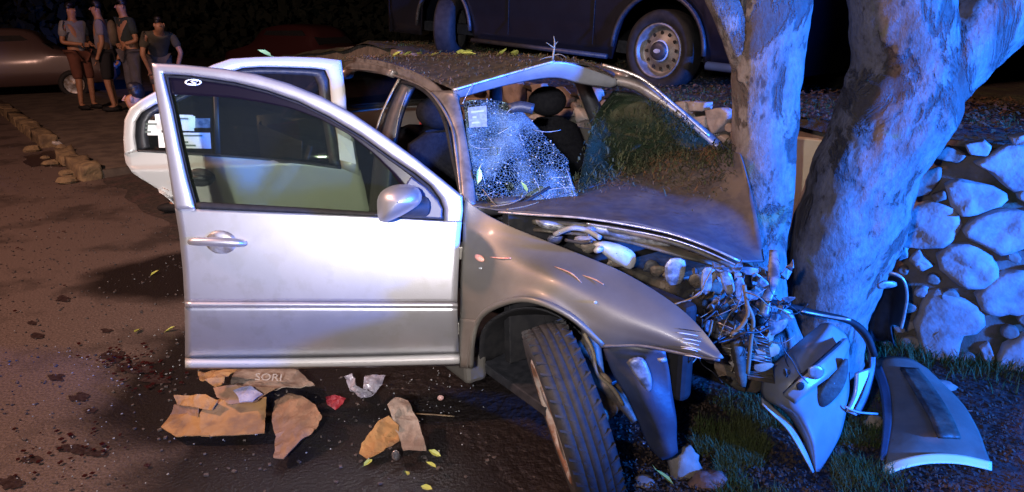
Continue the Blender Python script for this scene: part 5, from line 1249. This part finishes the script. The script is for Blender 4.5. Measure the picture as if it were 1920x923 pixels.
farcar((-5.6, 19.5, 0), math.radians(150), pm('dark_red_car_paint', (.05, .014, .014), rough=.4, coat=.4), 'dark red car standing in the dark beyond the onlookers')

# ================================================================== PEOPLE
def skinned(name, chain, mat, parent, lev=2):
    """chain: list of (point, radius, parent index)"""
    me = bpy.data.meshes.new(name); o0 = org(parent) if parent else V((0, 0, 0))
    me.from_pydata([tuple(V(c[0])-o0) for c in chain], [(i, c[2]) for i, c in enumerate(chain) if c[2] is not None], []); me.update()
    me.materials.append(mat); o = bpy.data.objects.new(name, me); COL.objects.link(o); o.parent = parent
    m = o.modifiers.new('skin', 'SKIN'); m.use_smooth_shade = True
    for i, c in enumerate(chain):
        r = c[1]; me.skin_vertices[0].data[i].radius = r if isinstance(r, tuple) else (r, r)
    me.skin_vertices[0].data[0].use_root = True
    s = o.modifiers.new('sub', 'SUBSURF'); s.levels = s.render_levels = lev
    return o
def person(base, yaw, label, top, bottom, pose, shorts=False, h=1.7, bare=False, bag=None, hairm=None):
    t = thing('person', label, 'person', base); ca, sa = math.cos(yaw), math.sin(yaw); k = h/1.75
    def P(x, y, z): return V((base[0]+(ca*x-sa*y)*k, base[1]+(sa*x+ca*y)*k, base[2]+z*k))      # x forward, y left
    J = dict(pel=(0, 0, .95), spi=(0, 0, 1.15), che=(0, 0, 1.33), nec=(.01, 0, 1.5), hea=(.03, 0, 1.63),
             ls=(0, .18, 1.42), le=(-.02, .24, 1.13), lh=(.08, .24, .90), rs=(0, -.18, 1.42), re=(-.02, -.24, 1.13), rh=(.08, -.24, .90),
             lp=(0, .10, .92), lk=(.03, .11, .50), la=(-.01, .12, .09), rp=(0, -.10, .92), rk=(.03, -.11, .50), ra=(-.01, -.12, .09))
    J.update(pose); j = {a: P(*b) for a, b in J.items()}
    fd = V((ca, sa, 0)); 
    def foot(a): return j[a]+fd*.15*k-V((0, 0, .05*k))
    ch = [(j['pel'], (.13, .10), None), (j['spi'], (.125, .095), 0), (j['che'], (.15, .105), 1), (j['nec'], .055, 2), (j['hea']-V((0, 0, .04)), .075, 3), (j['hea']+V((0, 0, .05)), .082, 4),
          (j['ls'], .055, 2), (j['le'], .042, 6), (j['lh'], .028, 7), (j['lh'].lerp(j['le'], -.25), .034, 8), (j['rs'], .055, 2), (j['re'], .042, 10), (j['rh'], .028, 11), (j['rh'].lerp(j['re'], -.25), .034, 12),
          (j['lp'], .085, 0), (j['lk'], .058, 14), (j['la'], .036, 15), (foot('la'), .034, 16), (j['rp'], .085, 0), (j['rk'], .058, 18), (j['ra'], .036, 19), (foot('ra'), .034, 20)]
    ch = [(c[0], tuple(q*k for q in c[1]) if isinstance(c[1], tuple) else c[1]*k, c[2]) for c in ch]
    skinned('body', ch, SKIN, t)
    for sd, hnd, el in ((1, 'lh', 'le'), (-1, 'rh', 're')):
        d = (j[hnd]-j[el]).normalized(); sdv = d.cross(fd).normalized() if d.cross(fd).length > .1 else V((0, 0, 1))
        for f in range(4):
            b = j[hnd]+d*.09*k+sdv*(f-1.5)*.018*k; tube('finger', [b, b+d*(.035+.006*(f in (1, 2)))*k, b+d*.06*k+fd*.015*k], [.009*k, .008*k, .006*k], SKIN, t, 6)
        tube('thumb', [j[hnd]+d*.04*k+sdv*.02*k, j[hnd]+d*.07*k+sdv*.05*k], [.011*k, .008*k], SKIN, t, 6)
    hp = j['hea']
    hg = join([ell(hp+V((0, 0, .098*k))-fd*.020*k, (.058*k, .066*k, .042*k), 18, 10), ell(hp+V((0, 0, .060*k))-fd*.040*k, (.048*k, .074*k, .076*k), 18, 12)])
    ob('hair', [v+(v-hp).normalized()*.016*noise.noise(v*34) for v in hg[0]], hg[1], hairm or HAIR, t)
    for sd in (1, -1): ob('ear', *ell(hp+V((-sa, ca, 0))*.066*k*sd+V((0, 0, .005)), (.018*k, .018*k, .032*k), 8, 6), SKIN, t)
    tube('nose', [hp+fd*.060*k+V((0, 0, .03)), hp+fd*.086*k-V((0, 0, .008)), hp+fd*.064*k-V((0, 0, .014))], [.008, .014, .01], SKIN, t, 8)
    if not bare:
        cs_ = [(j['pel']-V((0, 0, .03)), (.155, .12), None), (j['spi'], (.15, .115), 0), (j['che'], (.175, .125), 1), (j['nec']-V((0, 0, .035)), .07, 2), (j['ls'], .075, 2), (j['ls'].lerp(j['le'], .75), .068, 4), (j['rs'], .075, 2), (j['rs'].lerp(j['re'], .75), .068, 6)]
        cs_ = [(c[0], tuple(q*k for q in c[1]) if isinstance(c[1], tuple) else c[1]*k, c[2]) for c in cs_]
        skinned('shirt', cs_, top, t)
    e = .85 if shorts else 1.0
    cb = [(j['pel']+V((0, 0, .04)), (.145, .115), None), (j['lp'], .105, 0), (j['lk'], .082, 1), (j['rp'], .105, 0), (j['rk'], .082, 3)]
    if not shorts: cb += [(j['la'], .058, 2), (j['ra'], .058, 4)]
    cb = [(c[0], tuple(q*k for q in c[1]) if isinstance(c[1], tuple) else c[1]*k, c[2]) for c in cb]
    skinned('shorts' if shorts else 'trousers', cb, bottom, t)
    for a in ('la', 'ra'):
        c = j[a]+fd*.06*k-V((0, 0, .04*k)); vs, fs = ell((0, 0, 0), (.14*k, .05*k, .045*k), 14, 8); ob('shoe', [c+fd*v.x+V((-sa, ca, 0))*v.y+V((0, 0, v.z)) for v in vs], fs, BLACK, t)
    if bag:
        rows_ = []
        vs, fs = ell((0, 0, 0), (.09, .15, .22), 16, 12); c = j['che']-fd*.17-V((0, 0, .08))
        ob('backpack', [c+fd*v.x+V((-sa, ca, 0))*v.y+V((0, 0, v.z)) for v in vs], fs, bag, t)
    return t
g0 = G(168, 196, 0.10)
def at(px, d): q = G(px, 200, .10); q = V((q.x/q.y*d, d, .10)); return q
person(at(166, 12.9), math.radians(-20), 'onlooker in a pale grey hoodie and short trousers with bare calves, leftmost in the street', cloth('pale_grey_cotton', (.36, .37, .42)), cloth('rust_cotton', (.22, .08, .05)), dict(lh=(.16, .16, 1.08), rh=(.2, -.12, 1.1)), True, 1.82)
person(at(216, 12.6), math.radians(200), 'onlooker in a lilac top and dark shorts with a beige bag on the back', cloth('lilac_cotton', (.34, .31, .38)), cloth('black_cotton', (.02, .02, .025)), dict(), True, 1.84, bag=cloth('beige_canvas', (.22, .17, .12)))
person(at(262, 12.2), math.radians(230), 'onlooker in a dark green top and long grey trousers, seen from behind', cloth('dark_green_cotton', (.035, .05, .045)), cloth('grey_denim', (.15, .14, .16)), dict(lh=(.1, .2, 1.1)), False, 1.86)
person(at(312, 11.8), math.radians(-55), 'bare-armed onlooker bending forward with hands on the knees, rightmost in the group', cloth('olive_cotton', (.10, .09, .06)), cloth('khaki_cotton', (.12, .10, .08)),
       dict(spi=(.12, 0, 1.12), che=(.28, 0, 1.24), nec=(.40, 0, 1.34), hea=(.50, 0, 1.44), ls=(.30, .19, 1.30), le=(.36, .28, 1.02), lh=(.26, .20, .76), rs=(.30, -.19, 1.30), re=(.36, -.28, 1.02), rh=(.26, -.2, .76)), True, 1.75)
# crouching man behind the rear door
hc_ = F(246, 186, 6.0)
person((hc_.x+.32, hc_.y+.05, .02), math.radians(190), 'dark-haired man crouching behind the open rear door, face in profile', cloth('dark_shirt', (.03, .03, .035)), cloth('dark_trousers', (.03, .028, .03)),
       dict(pel=(-.10, 0, .30), spi=(.0, 0, .48), che=(.12, 0, .64), nec=(.22, 0, .78), hea=(.30, 0, hc_.z-.02), ls=(.12, .18, .70), le=(.30, .22, .48), lh=(.24, .02, .40), rs=(.12, -.18, .70), re=(.22, -.26, .48), rh=(.26, -.04, .42),
            lp=(-.05, .12, .30), lk=(.22, .17, .46), la=(.02, .16, .08), rp=(-.05, -.12, .30), rk=(.22, -.17, .46), ra=(.02, -.16, .08)), False, 1.75)

# a dark hedge far off closing the view
random.seed(71); vs, fs = [], []
for _ in range(14000):
    x = rnd(-40, 45); y = 34+rnd(0, 3)+.15*x; z = rnd(0, 7)*(.6+.4*noise.noise(V((x*.15, 0, 0)))); a = V((random.gauss(0, 1), random.gauss(0, 1), random.gauss(0, 1))).normalized(); b = a.orthogonal().normalized(); l = rnd(.3, .7); p = V((x, y, z)); o = len(vs)
    vs += [p, p+a*l*.5+b*l*.3, p+a*l, p+a*l*.5-b*l*.3]; fs.append((o, o+1, o+2, o+3))
prop(ob('far_trees', vs, fs, pm('far_foliage', (.03, .035, .02), rough=.8), None, smooth=False), 'dark mass of trees closing the view beyond the street', 'trees', None, 'stuff')
